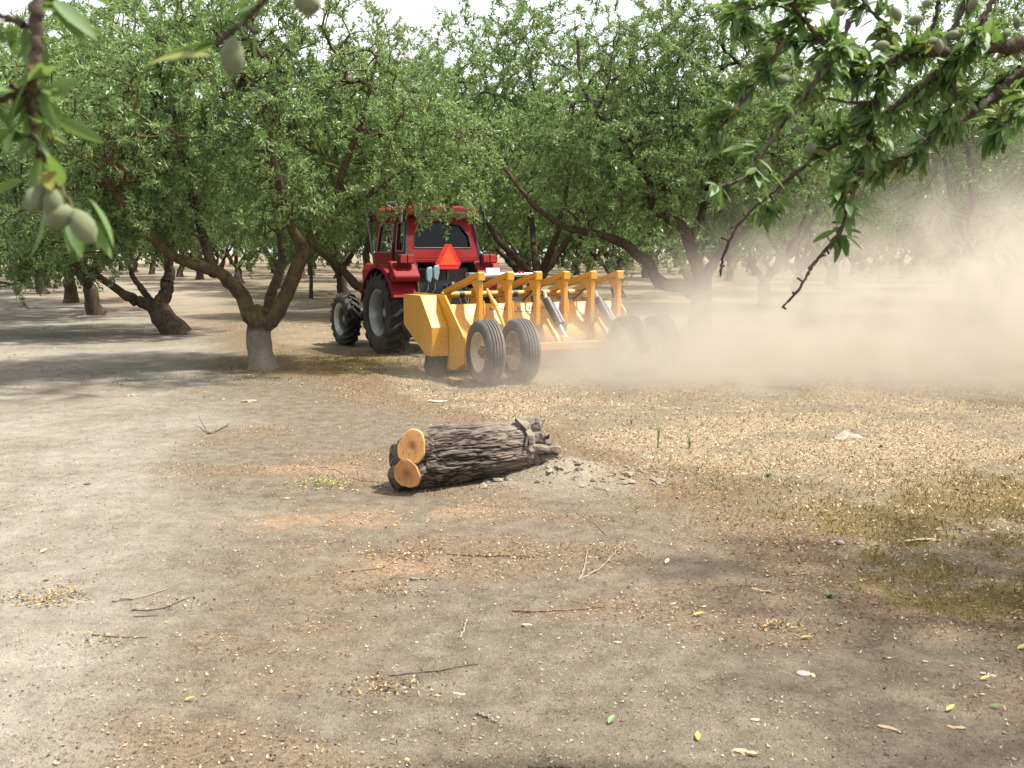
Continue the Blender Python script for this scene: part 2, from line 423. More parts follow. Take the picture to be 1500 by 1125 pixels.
def leaf_quads(rg, base, tdir, per, L, W, upbias=.35, spread=1.0):
    """rosettes of narrow folded leaves at every spur"""
    n = len(base) * per
    p = np.repeat(base, per, 0); t = np.repeat(tdir, per, 0)
    r = rg.normal(size=(n, 3)); r /= np.linalg.norm(r, axis=1)[:, None]
    d = t * .55 + r * spread + np.array([0, 0, upbias]); d /= np.linalg.norm(d, axis=1)[:, None] + 1e-9
    h = np.array([0, 0, 1.]) + rg.normal(size=(n, 3)) * .55
    s = np.cross(d, h); s /= np.linalg.norm(s, axis=1)[:, None] + 1e-9; nn = np.cross(s, d)
    l = L * rg.uniform(.6, 1.2, n)[:, None]; w = W * rg.uniform(.75, 1.2, n)[:, None] * .5
    p = p + rg.normal(size=(n, 3)) * .012
    a = p + d * l * .08; m = p + d * l * .48; tip = p + d * l * 1.0 - nn * l * rg.uniform(-.02, .28, n)[:, None]
    V = np.stack([a, m - s * w + nn * w * .45, tip, m + s * w + nn * w * .45], 1).reshape(-1, 3)
    F = np.arange(n * 4).reshape(-1, 4)
    return V, F, np.repeat(rg.random(n), 4)

OCT_F = np.array([(0, 2, 4), (2, 1, 4), (1, 3, 4), (3, 0, 4), (2, 0, 5), (1, 2, 5), (3, 1, 5), (0, 3, 5)])
def fruits(rg, base, size):
    n = len(base); o = np.array([(1, 0, 0), (-1, 0, 0), (0, 1, 0), (0, -1, 0), (0, 0, 1.5), (0, 0, -1.5)]) * size * .5
    sc = rg.uniform(.7, 1.2, n)[:, None, None]
    q = rg.normal(size=(n, 3, 3)); q, _ = np.linalg.qr(q)
    V = (o[None] @ q) * sc + base[:, None] + rg.normal(size=(n, 1, 3)) * .025
    return V.reshape(-1, 3), (OCT_F[None] + np.arange(n)[:, None, None] * 6).reshape(-1, 3)

def grow_tree(seed, scaff, blobs, npts, per=6, L=.085, W=.026, spur=.048, fruit_share=.12, k_limb=12, bark='bark', droop=.0, keep=None, minz=1.1):
    """scaff: list of (points, r0, r1). blobs: (centre, radii, weight). Returns trunk, crown, fruit meshes"""
    rg = np.random.default_rng(seed); tb = Tubes()
    NP = np.zeros((npts * 8 + 4000, 3)); ND = np.zeros(len(NP), int) - 1; n = 0
    for pts, r0, r1 in scaff:
        ln = np.linalg.norm(np.diff(np.asarray(pts, float), axis=0), axis=1).sum(); m = max(5, int(ln / .09))
        q = catmull(pts, m); u = np.linspace(0, 1, m)
        q[1:] += (np.c_[fbm(u * ln * 3, u * 0 + seed + r0 * 77, o=3), fbm(u * ln * 3, u * 0 + seed + 40 + r0 * 55, o=3), fbm(u * ln * 3, u * 0 + seed + 80, o=2)][1:] - .5) * r0 * .9
        rr = r0 + (r1 - r0) * u; rr = rr * (1 + (fbm(u * ln * 6, u * 0 + seed * 1.7, o=3) - .5) * .35)
        if abs(q[0, 2]) < .1: rr = rr * (1 + .38 * np.exp(-u * ln / .10))
        if r1 > .12: rr[-1] = .01; rr[-2] *= .75
        tb.add(q, rr, k_limb)
        sel = q[q[:, 2] > .95]; NP[n:n + len(sel)] = sel; n += len(sel)
    w = np.array([bl[2] * np.prod(bl[1]) for bl in blobs]); w /= w.sum()
    pick = rg.choice(len(blobs), npts, p=w)
    C_ = np.array([bl[0] for bl in blobs])[pick]; S_ = np.array([bl[1] for bl in blobs])[pick]
    d = rg.normal(size=(npts, 3)); d /= np.linalg.norm(d, axis=1)[:, None]
    P = C_ + d * S_ * (rg.random(npts) ** .42)[:, None]
    P = P[P[:, 2] > minz + .35 * rg.random(npts)]
    if keep is not None: P = P[keep(P)]
    P = P[fbm(P[:, 0] * 1.4 + seed, P[:, 1] * 1.4, P[:, 2] * 1.4, o=2) > .43]
    dist = np.min(np.linalg.norm(P[:, None] - NP[None, :n:3], axis=2), axis=1); P = P[np.argsort(dist)]
    paths, par, cnt = [], [], []
    for p in P:
        v = NP[:n] - p; dd = (v * v).sum(1) * (1 + .5 * np.clip(v[:, 2], 0, 1)); j = int(np.argmin(dd)); s = NP[j]
        ln = np.linalg.norm(p - s)
        if ln < .10: continue
        m = max(3, int(ln / .16) + 1); u = np.linspace(0, 1, m)[:, None]
        c_ = s + (p - s) * .5 + np.array([0, 0, .14 * ln]) + rg.normal(size=3) * .10 * ln
        q = s * (1 - u) ** 2 + 2 * u * (1 - u) * c_ + p * u ** 2
        paths.append(q); par.append(ND[j]); cnt.append(1.0)
        NP[n:n + m - 1] = q[1:]; ND[n:n + m - 1] = len(paths) - 1; n += m - 1
    for i in range(len(paths) - 1, -1, -1):
        if par[i] >= 0: cnt[par[i]] += cnt[i]
    SB, ST = [], []
    for i, q in enumerate(paths):
        r0 = min(.0042 * cnt[i] ** .5, .06)
        d = q[-1] - q[-2]; d /= np.linalg.norm(d) + 1e-9
        ext = rg.uniform(.10, .34); e = d + rg.normal(size=3) * .35 + np.array([0, 0, rg.uniform(-.5, .5) - droop]); e /= np.linalg.norm(e)
        q = np.vstack([q, q[-1] + e * ext * .5, q[-1] + e * ext + np.array([0, 0, -.12 * ext])])
        tb.add(q, np.linspace(r0, .0022, len(q)), 5 if cnt[i] > 6 else 3)
        seg = np.diff(q, axis=0); sl = np.linalg.norm(seg, axis=1); tot = sl.sum(); cum = np.r_[0, np.cumsum(sl)]
        lo = 0 if cnt[i] < 3 else tot * .35
        s_ = np.arange(lo + .04, tot, spur) + rg.normal(size=len(np.arange(lo + .04, tot, spur))) * .012
        s_ = np.clip(s_, 0, tot - 1e-4); k = np.clip(np.searchsorted(cum, s_) - 1, 0, len(seg) - 1)
        SB.append(q[k] + seg[k] * ((s_ - cum[k]) / (sl[k] + 1e-9))[:, None]); ST.append(seg[k] / (sl[k][:, None] + 1e-9))
    SB, ST = np.vstack(SB), np.vstack(ST)
    V, F, lv = leaf_quads(rg, SB, ST, per, L, W, .30 - droop)
    trunk = mesh_np('trunk', np.vstack(tb.V), [np.vstack(tb.F)], None, True, M[bark])
    crown = mesh_np('crown', V, [F], dict(lv=lv), False, M['leaf'])
    fr = None
    if fruit_share:
        fb = SB[rg.random(len(SB)) < fruit_share]; fv, ff = fruits(rg, fb, .027); fr = mesh_np('fruit', fv, [ff], None, True, M['fruit'])
    return trunk, crown, fr

def plant(meshes, loc, label, rz=0, sc=1.0, group=None):
    t = thing('almond_tree', label, 'tree', loc, rz, group); t.scale = (sc, sc, sc)
    link('trunk', meshes[0], t)
    link('crown', meshes[1], t)
    if meshes[2]: link('fruit', meshes[2], t, kind='stuff')
    return t

def loc_pts(base, lst):
    """[(px, py, depth offset)] -> points relative to the tree base"""
    return [at(x, y, base[1] + dy) - np.array([base[0], base[1], 0]) for x, y, dy in lst]

def base_at(px, py):
    q = g(px, py); return np.array([q[0], q[1], 0.0])

# forked tree with the grey lower trunk
B1 = base_at(386, 540)
s1 = [(loc_pts(B1, [(386, 543, 0), (384, 505, 0), (383, 470, 0), (385, 452, .0)]), .185, .165),
      (loc_pts(B1, [(380, 475, 0), (362, 448, -.05), (340, 417, -.15), (313, 400, -.3), (258, 376, -.6), (200, 330, -1.0), (150, 260, -1.2)]), .13, .035),
      (loc_pts(B1, [(313, 400, -.3), (303, 366, -.2), (285, 300, .2), (260, 200, .5), (250, 110, .7)]), .085, .025),
      (loc_pts(B1, [(386, 470, .05), (396, 435, .3), (408, 400, .7), (412, 360, 1.1), (400, 290, 1.8), (395, 210, 2.1)]), .085, .03),
      (loc_pts(B1, [(390, 475, 0), (408, 452, 0), (424, 420, -.02), (442, 377, -.05), (448, 358, -.05)]), .115, .095),
      (loc_pts(B1, [(447, 360, -.05), (430, 338, -.1), (414, 302, -.2), (407, 259, -.35), (394, 222, -.4), (396, 190, -.5), (380, 130, -.6)]), .08, .03),
      (loc_pts(B1, [(449, 358, -.05), (463, 338, .1), (487, 321, .3), (520, 301, .5), (560, 270, .7), (620, 230, .8), (690, 190, .9)]), .075, .02),
      (loc_pts(B1, [(487, 321, .3), (500, 260, .0), (530, 180, -.2), (550, 90, -.3)]), .05, .02)]
b1 = [((-.2, 0, 3.3), (2.5, 2.4, 1.55), 1), ((1.7, .3, 2.95), (1.6, 1.5, 1.0), 1.2), ((-1.7, -.3, 2.8), (1.3, 1.4, 1.1), 1.1), ((-.1, 0, 4.4), (2.2, 2.0, 1.1), .9), ((2.5, .1, 2.65), (.9, .9, .6), 1.2), ((-1.9, -.7, 2.0), (1.2, 1.0, .75), 1.6), ((-.9, -1.9, 3.5), (2.0, 1.5, 1.0), .9)]
def keep1(P):   # the low middle of the crown stays open, so the limbs show
    return ~((P[:, 2] < 1.8) & (np.abs(P[:, 0] - .25) < .95) & (P[:, 1] < .8)) & ~((P[:, 2] < 1.75) & (P[:, 0] > .9))
plant(grow_tree(3, s1, b1, 4100, bark='bark_moss', keep=keep1, minz=1.15), B1, 'almond tree with grey lower trunk forking into mossy ochre limbs, beside the tractor')

B2 = base_at(255, 489)
s2 = [(loc_pts(B2, [(257, 491, 0), (247, 472, 0), (232, 452, 0), (226, 442, 0)]), .25, .19),
      (loc_pts(B2, [(232, 455, 0), (212, 444, -.05), (196, 441, -.1), (180, 431, -.3), (160, 415, -.5), (120, 385, -.9), (70, 340, -1.2)]), .13, .05),
      (loc_pts(B2, [(236, 455, 0), (241, 426, .05), (245, 402, .1), (244, 375, .1), (235, 320, .2), (215, 230, .4), (205, 120, .4)]), .155, .04),
      (loc_pts(B2, [(228, 448, 0), (210, 428, .3), (196, 405, .6), (170, 350, 1.0), (140, 260, 1.4)]), .08, .03),
      (loc_pts(B2, [(244, 380, .1), (275, 330, -.2), (310, 280, -.5), (340, 210, -.7)]), .09, .03)]
b2 = [((-.4, 0, 3.6), (3.0, 2.7, 2.0), 1), ((-1.9, -.7, 2.2), (1.8, 1.7, 1.1), 1.4), ((.1, .2, 5.3), (2.4, 2.2, 1.5), .55), ((-3.1, -.9, 2.3), (1.4, 1.4, 1.2), 1.5), ((-2.6, -.4, 4.4), (1.6, 1.6, 1.6), 1), ((-2.7, -1.2, 1.75), (1.7, 1.2, .8), 1.8), ((-3.3, -.9, 1.55), (1.7, 1.3, .8), 2.2), ((.6, -.8, 2.2), (1.2, 1.0, .7), 1.2)]
plant(grow_tree(7, s2, b2, 4300, L=.095, W=.029, minz=.7), B2, 'almond tree with thick dark trunk leaning over the track, beyond the mossy forked tree')

B3 = base_at(1030, 490)
s3 = [(loc_pts(B3, [(1030, 493, 0), (1029, 450, 0), (1029, 418, 0)]), .22, .18),
      (loc_pts(B3, [(1031, 432, 0), (1000, 421, -.1), (966, 412, -.2), (945, 384, -.3), (920, 361, -.4), (878, 343, -.5), (832, 331, -.7), (780, 300, -.8), (740, 250, -.8)]), .15, .035),
      (loc_pts(B3, [(1028, 425, 0), (1020, 389, 0), (1008, 350, 0), (984, 322, -.1), (959, 306, -.2), (947, 258, -.3), (903, 197, -.5), (858, 140, -.6), (845, 60, -.6)]), .14, .03),
      (loc_pts(B3, [(1031, 425, 0), (1042, 389, .1), (1082, 345, .2), (1110, 320, .3), (1160, 260, .4), (1190, 180, .5)]), .12, .03),
      (loc_pts(B3, [(1010, 355, 0), (1030, 300, .5), (1040, 220, .9), (1030, 110, 1.2)]), .09, .03)]
b3 = [((-.5, 0, 4.0), (3.0, 2.7, 2.1), 1), ((-2.0, -.5, 3.1), (1.6, 1.6, 1.2), 1.2), ((1.1, .2, 3.3), (1.9, 1.8, 1.5), 1), ((-.3, .2, 5.6), (2.0, 2.0, 1.3), .9)]
plant(grow_tree(12, s3, b3, 3400, L=.095, W=.029, minz=1.15), B3, 'almond tree with long limb arching low behind the yellow implement, trunk foot veiled by dust')

def generic(seed, h=6.3, r=2.9, npts=1500, lean=0, **kw):
    rg = np.random.default_rng(seed + 100); sc = []
    tl = np.array([lean, rg.normal() * .05, .85])
    sc.append(([(0, 0, -.04), tl * .5, tl], .2, .16))
    k = 4
    for i in range(k):
        a = i * 2 * np.pi / k + rg.normal() * .3 + seed; d = np.array([math.cos(a), math.sin(a), 0])
        sc.append(([tl - (0, 0, .1), tl + d * .4 + (0, 0, .35), tl + d * 1.0 + (0, 0, 1.0), tl + d * 1.5 + (0, 0, 2.1), tl + d * 1.8 + (0, 0, 3.6)], .11, .03))
    bl = [((0, 0, h * .53), (r, r, h * .30), 1), ((0, 0, h * .78), (r * .72, r * .72, h * .22), .9)]
    for i in range(5):
        a = rg.random() * 6.28; bl.append(((math.cos(a) * r * .7, math.sin(a) * r * .7, rg.uniform(.2, .6) * h), (r * .5, r * .5, h * .16), 1.3))
    return grow_tree(seed, sc, bl, npts, **kw)
midA = generic(21, 7.9, 3.4, 2300, L=.125, W=.040, per=6, spur=.07, fruit_share=.08, k_limb=9, minz=.75)
midB = generic(22, 7.5, 3.4, 2200, lean=.25, L=.125, W=.040, per=6, spur=.07, fruit_share=.08, k_limb=9, minz=.8)
farA = generic(31, 7.6, 3.3, 800, L=.22, W=.08, per=6, spur=.13, fruit_share=0, k_limb=7, minz=.85)
farB = generic(32, 7.2, 3.3, 760, lean=-.2, L=.22, W=.08, per=6, spur=.13, fruit_share=0, k_limb=7, minz=.85)
va, vb = np.array([-3.4, 6.0]), np.array([7.0, 3.3])
rt = random.Random(4); spots = []
for j in range(-1, 22):
    o = B1[:2] if j == -1 else B3[:2] + j * vb
    for i in range(-8, 34):
        q = o + i * va
        if (j, i) in ((-1, 0), (-1, 1), (0, 0)) or q[1] < 18 or q[1] > 125: continue
        if abs(q[0]) > q[1] * .5 + 4.5 + (3 if q[1] > 40 else 0): continue
        spots.append((q[0] + rt.uniform(-.35, .35), q[1] + rt.uniform(-.35, .35), i, j))
for j in range(-9, -1):
    o = B1[:2] + (j + 1) * vb
    for i in range(0, 34):
        q = o + i * va
        if q[1] < 12 or q[1] > 125 or abs(q[0]) > q[1] * .5 + 4.5: continue
        spots.append((q[0] + rt.uniform(-.35, .35), q[1] + rt.uniform(-.35, .35), i, j))
OWN = {(0, 1): 'almond tree rising behind the yellow ribs, its trunk foot hidden by the scraper',
       (1, 0): 'almond tree almost swallowed by the thickest drifting dust', (1, 1): 'almond tree whose trunk shows faintly through dust, behind the arching-limb tree',
       (-1, 2): 'almond tree with short upright trunk seen just beyond the leaning tree'}
for (x, y, i, j) in spots:
    ms = (midA, midB)[(i + j) % 2] if y < 42 else (farA, farB)[(i * 7 + j) % 2]
    own = OWN.get((j, i)); a_, s_ = rt.uniform(0, 6.28), rt.uniform(.9, 1.1)
    if own: plant(ms, (x, y, -.02), own, a_, s_)
    else: plant(ms, (x, y, -.02), 'almond tree standing in the orchard rows far beyond the tractor and its dust', a_, s_, 'orchard trees beyond the tractor')
q = g(548, 463)
t5 = [([(0, 0, -.05), (-.05, 0, .4), (-.1, 0, .8)], .2, .16), ([(-.05, 0, .55), (-.45, 0, .8), (-.8, -.1, 1.25), (-1.3, -.2, 1.6), (-1.9, -.3, 2.2)], .14, .04), ([(-.1, 0, .75), (.3, .1, 1.3), (.7, .2, 2.2), (.9, .2, 3.6)], .12, .03), ([(-.1, 0, .75), (-.2, .3, 1.5), (-.1, .6, 2.6), (0, .6, 4.2)], .12, .03)]
plant(grow_tree(41, t5, [((0, 0, 3.6), (2.7, 2.5, 1.7), 1), ((.2, 0, 5.2), (1.9, 1.9, 1.3), 1)], 1700, L=.11, W=.034, spur=.06, minz=1.3), (q[0], q[1], -.02), 'almond tree behind the tractor with one bare dark limb reaching past its front wheel')
q = g(455, 437); sap = [([(0, 0, -.05), (.03, 0, .7), (0, .02, 1.5), (.05, 0, 2.4)], .075, .03)]
plant(grow_tree(43, sap, [((0, 0, 2.3), (1.1, 1.1, 1.1), 1)], 330, L=.11, W=.034, fruit_share=0, minz=1.2), (q[0], q[1], 0), 'young almond tree with one thin straight trunk seen between the mossy tree and tractor')

# ---------------------------------------------------------------- tractor
HT = R(29)
def wheel_contact(px, py): q = g(px, py); return Vector((q[0], q[1], 0))
axl = Matrix.Rotation(HT, 3, 'Z')
T0 = wheel_contact(569, 517) + axl @ Vector((.75, 0, 0))
tr = thing('tractor', 'red cab tractor with black lugged tyres pulling the yellow implement', 'tractor', (T0.x, T0.y, .0), HT)

def lugged(root, x, y, rad, wid, rimr, n, side, lug=.04):
    root_w = bpy.data.objects.new('wheel', None)
    c = (x, y, rad - .015)
    w = wid / 2; r = rad - lug
    prof = [(-w * .72, rimr), (-w * .95, rimr + .05), (-w, (rimr + r) * .5), (-w * .93, r - .045), (-w * .7, r - .008), (0, r), (w * .7, r - .008), (w * .93, r - .045), (w, (rimr + r) * .5), (w * .95, rimr + .05), (w * .72, rimr)]
    wheel = MB().revolve(prof, 56)
    for i in range(n):
        for s in (-1, 1):
            a0 = 2 * math.pi * (i + (.5 if s > 0 else 0)) / n; da = 2 * math.pi / n
            P = []
            for q in range(5):
                t = q / 4; xx = s * w * (-.06 + 1.04 * t); a = a0 + da * (.85 * t ** 1.1)
                rb = r - .012 - (.05 * max(0, t - .72) / .28); rt_ = rad - (.04 * max(0, t - .8) / .2)
                hw = da * (.19 + .03 * t)
                for aa, rr in ((a - hw, rb - .01), (a - hw * .7, rt_), (a + hw * .7, rt_), (a + hw, rb - .01)): P.append((xx, rr * math.cos(aa), rr * math.sin(aa)))
            F = [(0, 1, 2, 3), (16, 19, 18, 17)]
            for q in range(4):
                for e in range(3): F.append((q * 4 + e, q * 4 + e + 1, q * 4 + 5 + e, q * 4 + 4 + e))
            wheel.add(P, F)
    ty = wheel.build('wheel', M['tyre'], root, True, loc=c)
    dish = .3 * wid
    rp = [(side * w * .80, rimr + .03), (side * w * .84, rimr + .012), (side * w * .74, rimr - .01), (side * w * .55, rimr - .035), (side * (w * .55 - dish * .3), rimr - .05), (side * (w * .5 - dish), rimr * .86)]
    dp = [(side * (w * .5 - dish), rimr * .87), (side * (w * .5 - dish), rimr * .42), (side * (w * .62 - dish), rimr * .36), (side * (w * .62 - dish), 0.001)]
    MB().revolve(dp, 40).build('wheel_disc', M['black'], ty, True)  # black here paints in the shade of the recess behind the bright rim
    rm = MB().revolve(rp, 40)
    rm.revolve([(-side * w * .80, rimr + .03), (-side * w * .6, rimr - .03), (side * w * .5, rimr - .035)], 40)
    rm.build('rim', M['rim'], ty, True)
    hb = MB().revolve([(side * (w * .9 - dish), 0.001), (side * (w * .9 - dish), rimr * .2), (side * (w * .4 - dish), rimr * .24)], 20)
    for i in range(8):
        a = i * math.pi / 4; hb.revolve([(side * (w * .7 - dish), 0.001), (side * (w * .7 - dish), .014), (side * (w * .5 - dish), .014)], 6, (0, math.cos(a) * rimr * .32, math.sin(a) * rimr * .32))
    hb.build('hub', M['grey'], ty, True)
    return ty
for s in (-1, 1):
    lugged(tr, s * .75, 0, .665, .42, .355, 19, s)
    lugged(tr, s * .80, 1.82, .455, .29, .262, 17, s, .034)
ch = MB().box((0, .55, .72), (.46, 2.3, .42)).box((0, -.12, .78), (.60, .5, .56)).box((0, 1.82, .47), (1.36, .14, .14)).box((0, 0, .665), (1.1, .2, .22))
ch.build('chassis', M['black'], tr, bevel=.02)
hood = MB().prism([(-.30, .92), (-.31, 1.28), (-.24, 1.40), (.24, 1.40), (.31, 1.28), (.30, .92)], 1.02, 2.30, 'y')
hood.build('hood', M['red'], tr, bevel=.03)
MB().prism([(-.27, .78), (-.27, 1.30), (.27, 1.30), (.27, .78)], 2.302, 2.34, 'y').build('grille', M['dark'], tr)
MB().tube([(-.38, 1.15, .95), (-.42, 1.15, 1.5), (-.42, 1.13, 2.3)], .04, 12).tube([(-.42, 1.13, 2.28), (-.43, 1.08, 2.4)], .035, 12).build('exhaust', M['black'], tr, True)
for s in (-1, 1):   # steps and tank beside the cab
    MB().box((s * .52, .78, .62), (.36, .55, .42)).box((s * .72, .70, .42), (.26, .32, .03)).box((s * .72, .70, .68), (.26, .32, .03)).build('step', M['black'], tr, bevel=.015)
    MB().box((s * .66, 1.05, 1.02), (.10, .14, .26)).build('side_panel', M['red'], tr, bevel=.02)
# cab shell
W0, W1 = .64, .555            # half widths at the belt and under the roof
ZB, ZR = 1.50, 2.16
def cw(z): return W0 + (W1 - W0) * (z - ZB) / (ZR - ZB)
YR0, YR1 = -.52, -.38          # rear face at belt and under roof
def ry(z): return YR0 + (YR1 - YR0) * (z - ZB) / (ZR - ZB)
def ringpanel(outer, inner, th, axisn):
    """flat frame between two 4..n point loops, thickened"""
    m = MB(); n = len(outer); off = Vector(axisn) * th
    v = [Vector(p) for p in outer] + [Vector(p) for p in inner]; v += [p + off for p in v]
    f = []
    for i in range(n):
        j = (i + 1) % n
        f += [(i, j, n + j, n + i), (2 * n + i, 3 * n + i, 3 * n + j, 2 * n + j), (i, 2 * n + i, 2 * n + j, j), (n + i, n + j, 3 * n + j, 3 * n + i)]
    return m.add(v, f)
def back(x, z): return (x * cw(z), ry(z), z)
out_b = [back(-1, 1.50), back(1, 1.50), back(1, 1.85), back(1, 2.16), back(0, 2.16), back(-1, 2.16), back(-1, 1.85)]
in_b = [back(-.80, 1.665), back(.80, 1.665), back(.80, 1.86), back(.60, 2.02), back(0, 2.085), back(-.60, 2.02), back(-.80, 1.86)]
ringpanel(out_b, in_b, .05, (0, 1, 0)).build('rear_frame', M['red'], tr, bevel=.012)
rg_ = [Vector(p) + Vector((0, .03, 0)) for p in in_b]
MB().add(rg_ + [p + Vector((0, .006, 0)) for p in rg_], [tuple(range(7)), tuple(range(13, 6, -1))]).build('rear_window', M['glass'], tr)
gk = MB()
for i in range(7):
    a_, b_ = Vector(in_b[i]), Vector(in_b[(i + 1) % 7]); gk.tube([a_ + Vector((0, .005, 0)), b_ + Vector((0, .005, 0))], .014, 6)
gk.build('window_seal', M['dark'], tr, True)
for s in (-1, 1):
    def sd(y, z): return (s * cw(z), y, z)
    oy = [sd(-.5, 1.50), sd(-.02, 1.50), sd(.02, 2.16), sd(-.38, 2.16)]; iy = [sd(-.40, 1.62), sd(-.08, 1.62), sd(-.04, 2.06), sd(-.31, 2.06)]
    ringpanel(oy, iy, .045, (-s, 0, 0)).build('quarter_frame', M['red'], tr, bevel=.01)
    od = [sd(.0, 1.22), sd(.84, 1.22), sd(.78, 2.16), sd(.04, 2.16)]; idr = [sd(.09, 1.60), sd(.74, 1.60), sd(.69, 2.06), sd(.12, 2.06)]
    od = [(p[0], p[1], p[2]) for p in od]
    dr = ringpanel(od, idr, .04, (-s, 0, 0)).build('door', M['red'], tr, bevel=.01)
    for lp, nm in ((iy, 'side_window'), (idr, 'door_window')):
        p = [Vector(k) + Vector((-s * .02, 0, 0)) for k in lp]
        MB().add(p + [k + Vector((-s * .006, 0, 0)) for k in p], [(0, 1, 2, 3), (7, 6, 5, 4)]).build(nm, M['glass'], tr)
        sl = MB()
        for i in range(4): sl.tube([Vector(lp[i]) + Vector((s * .004, 0, 0)), Vector(lp[(i + 1) % 4]) + Vector((s * .004, 0, 0))], .011, 6)
        sl.build('window_trim', M['grey'], tr, True)
    MB().tube([(s * (cw(1.6) + .02), .03, 1.50), (s * (cw(1.75) + .03), .03, 1.6), (s * (cw(1.75) + .03), .03, 1.75)], .014, 8).build('door_handle', M['dark'], tr, True)
    MB().beam((s * (W0 + .005), -.5, 1.48), (s * (W1 + .005), -.37, 2.2), .05, .06, (0, 1, 0)).build('rear_pillar', M['dark'], tr, bevel=.01)
    MB().beam((s * .60, .84, 1.25), (s * W1, .78, 2.18), .05, .06, (0, 1, 0)).build('front_pillar', M['red'], tr, bevel=.01)
MB().add([(-.58, .82, 1.42), (.58, .82, 1.42), (.54, .78, 2.12), (-.54, .78, 2.12)], [(0, 1, 2, 3)]).build('windscreen', M['glass'], tr)
MB().box((0, .2, 1.18), (1.16, 1.0, .08)).box((0, .86, 1.22), (1.14, .06, .36)).build('cab_floor', M['dark'], tr)
MB().box((0, -.05, 1.42), (.46, .44, .16)).box((0, -.28, 1.72), (.44, .12, .56)).build('seat', M['seat'], tr, bevel=.04)
sw = MB(); sw.tube([(.19 * math.cos(a), .42 + .15 * math.sin(a), 1.72 + .11 * math.sin(a)) for a in np.linspace(0, 6.283, 21)], .015, 6, False); sw.tube([(0, .42, 1.72), (0, .66, 1.35)], .022, 6)
sw.build('steering_wheel', M['dark'], tr, True)
# roof
rf = MB().prism([(-.60, 2.165), (-.64, 2.20), (-.62, 2.28), (-.50, 2.325), (.50, 2.325), (.62, 2.28), (.64, 2.20), (.60, 2.165)], -.50, .96, 'y')
roof = rf.build('roof', M['red'], tr, bevel=.025)
MB().box((0, -.49, 2.188), (.94, .06, .075)).build('rear_visor', M['dark'], roof, bevel=.01)
for s in (-1, 1):
    lm = MB().revolve([(0.0, .001), (.0, .05), (.02, .062), (.05, .062), (.08, .04), (.09, .001)], 24)
    o = lm.build('work_lamp', M['dark'], roof, True, loc=(s * .46, -.53, 2.19)); o.rotation_euler = (0, 0, R(90))
    ln = MB().revolve([(-.012, .001), (-.006, .03), (.001, .05)], 24).build('lens', M['lamp'], o, True)
    ln.rotation_euler = (0, 0, 0)
for s in (-1, 1):   # orchard guard rails round the roof
    MB().tube([(s * .70, .95, 2.18), (s * .70, .80, 2.33), (s * .70, .2, 2.37), (s * .69, -.48, 2.36)], .022, 8).tube([(s * .69, -.48, 2.36), (s * .70, -.53, 2.30), (s * .73, -.54, 2.06)], .018, 8).tube([(s * .70, .2, 2.37), (s * .56, .2, 2.30)], .015, 6).tube([(s * .70, -.40, 2.36), (s * .56, -.40, 2.30)], .015, 6).tube([(s * .70, .95, 2.18), (s * .60, .95, 1.45)], .02, 8).build('guard_rail', M['grey' if s < 0 else 'black'], tr, True)
# rear apron, fenders
MB().prism([(-.64, 1.44), (-.66, 1.50), (.66, 1.50), (.64, 1.44)], -.56, -.50, 'y').build('rear_apron', M['red'], tr, bevel=.01)
for s in (-1, 1):
    x0, x1 = s * .52, s * .93
    pr, rr_ = [], .75
    arc = [(R(a)) for a in range(20, 171, 10)]
    up = [(.0 - rr_ * math.cos(a) * -1 * -1, .665 + rr_ * math.sin(a)) for a in arc]
    m = MB(); v = []; f = []
    for (y, z) in up:
        k = math.hypot(y, z - .665); e = ((y) / k, (z - .665) / k)
        v += [(x0, y, z), (x1, y, z), (x1 + s * .015, y - e[0] * .06, z - e[1] * .06), (x1, y - e[0] * .02, z - e[1] * .02), (x0, y - e[0] * .02, z - e[1] * .02)]
    for i in range(len(up) - 1):
        for e in range(5): f.append((i * 5 + e, i * 5 + (e + 1) % 5, i * 5 + 5 + (e + 1) % 5, i * 5 + 5 + e))
    f += [(0, 1, 2, 3, 4), tuple((len(up) - 1) * 5 + e for e in (4, 3, 2, 1, 0))]
    m.add(v, f)
    fd = m.build('fender', M['red'], tr, True)
    MB().prism([(-.70, 1.0), (-.62, 1.42), (-.30, 1.52), (.55, 1.40), (.70, .95)], s * .50, s * .525, 'x').build('fender_side', M['black'], tr)
    MB().prism([(-.74, 1.16), (-.76, 1.24), (-.56, 1.47), (-.44, 1.47), (-.60, 1.14)], s * .505, s * .94, 'x').build('fender_tail', M['red'], tr, bevel=.025)
    tl = MB().box((s * .71, -.66, 1.50), (.27, .09, .15)).build('tail_lamp', M['dark'], tr, bevel=.01)
    for d in (-.06, .06): MB().box((s * .71 + d, -.712, 1.50), (.108, .03, .125)).build('lens', M['lens'], tl, bevel=.012)
MB().box((.74, -.775, 1.31), (.24, .012, .09), Matrix.Rotation(R(-20), 3, 'X')).build('plate', M['white'], tr)
# slow vehicle triangle
def tri(r, cut):
    P = []
    for i in range(3):
        a = R(90 + 120 * i)
        for e in (-1, 1):
            b_ = a + e * cut; P.append((r * math.cos(b_), r * math.sin(b_)))
    return P
SX, SZ = .02, 1.50
sm = MB().prism([(SX + x, SZ + z) for x, z in tri(.235, R(13))], -.64, -.634, 'y').build('warning_triangle', M['reflect'], tr)
MB().prism([(SX + .188 * math.cos(R(90 + 120 * i)), SZ + .188 * math.sin(R(90 + 120 * i))) for i in range(3)], -.646, -.6405, 'y').build('orange_centre', M['smv'], sm)
for z in (SZ + .1, SZ - .06): MB().revolve([(0, .001), (0, .006), (.004, .006)], 8).build('bolt', M['grey'], sm, loc=(SX, -.648, z)).rotation_euler = (0, 0, R(90))
MB().box((SX, -.6, 1.33), (.03, .05, .3)).build('triangle_bracket', M['black'], tr)
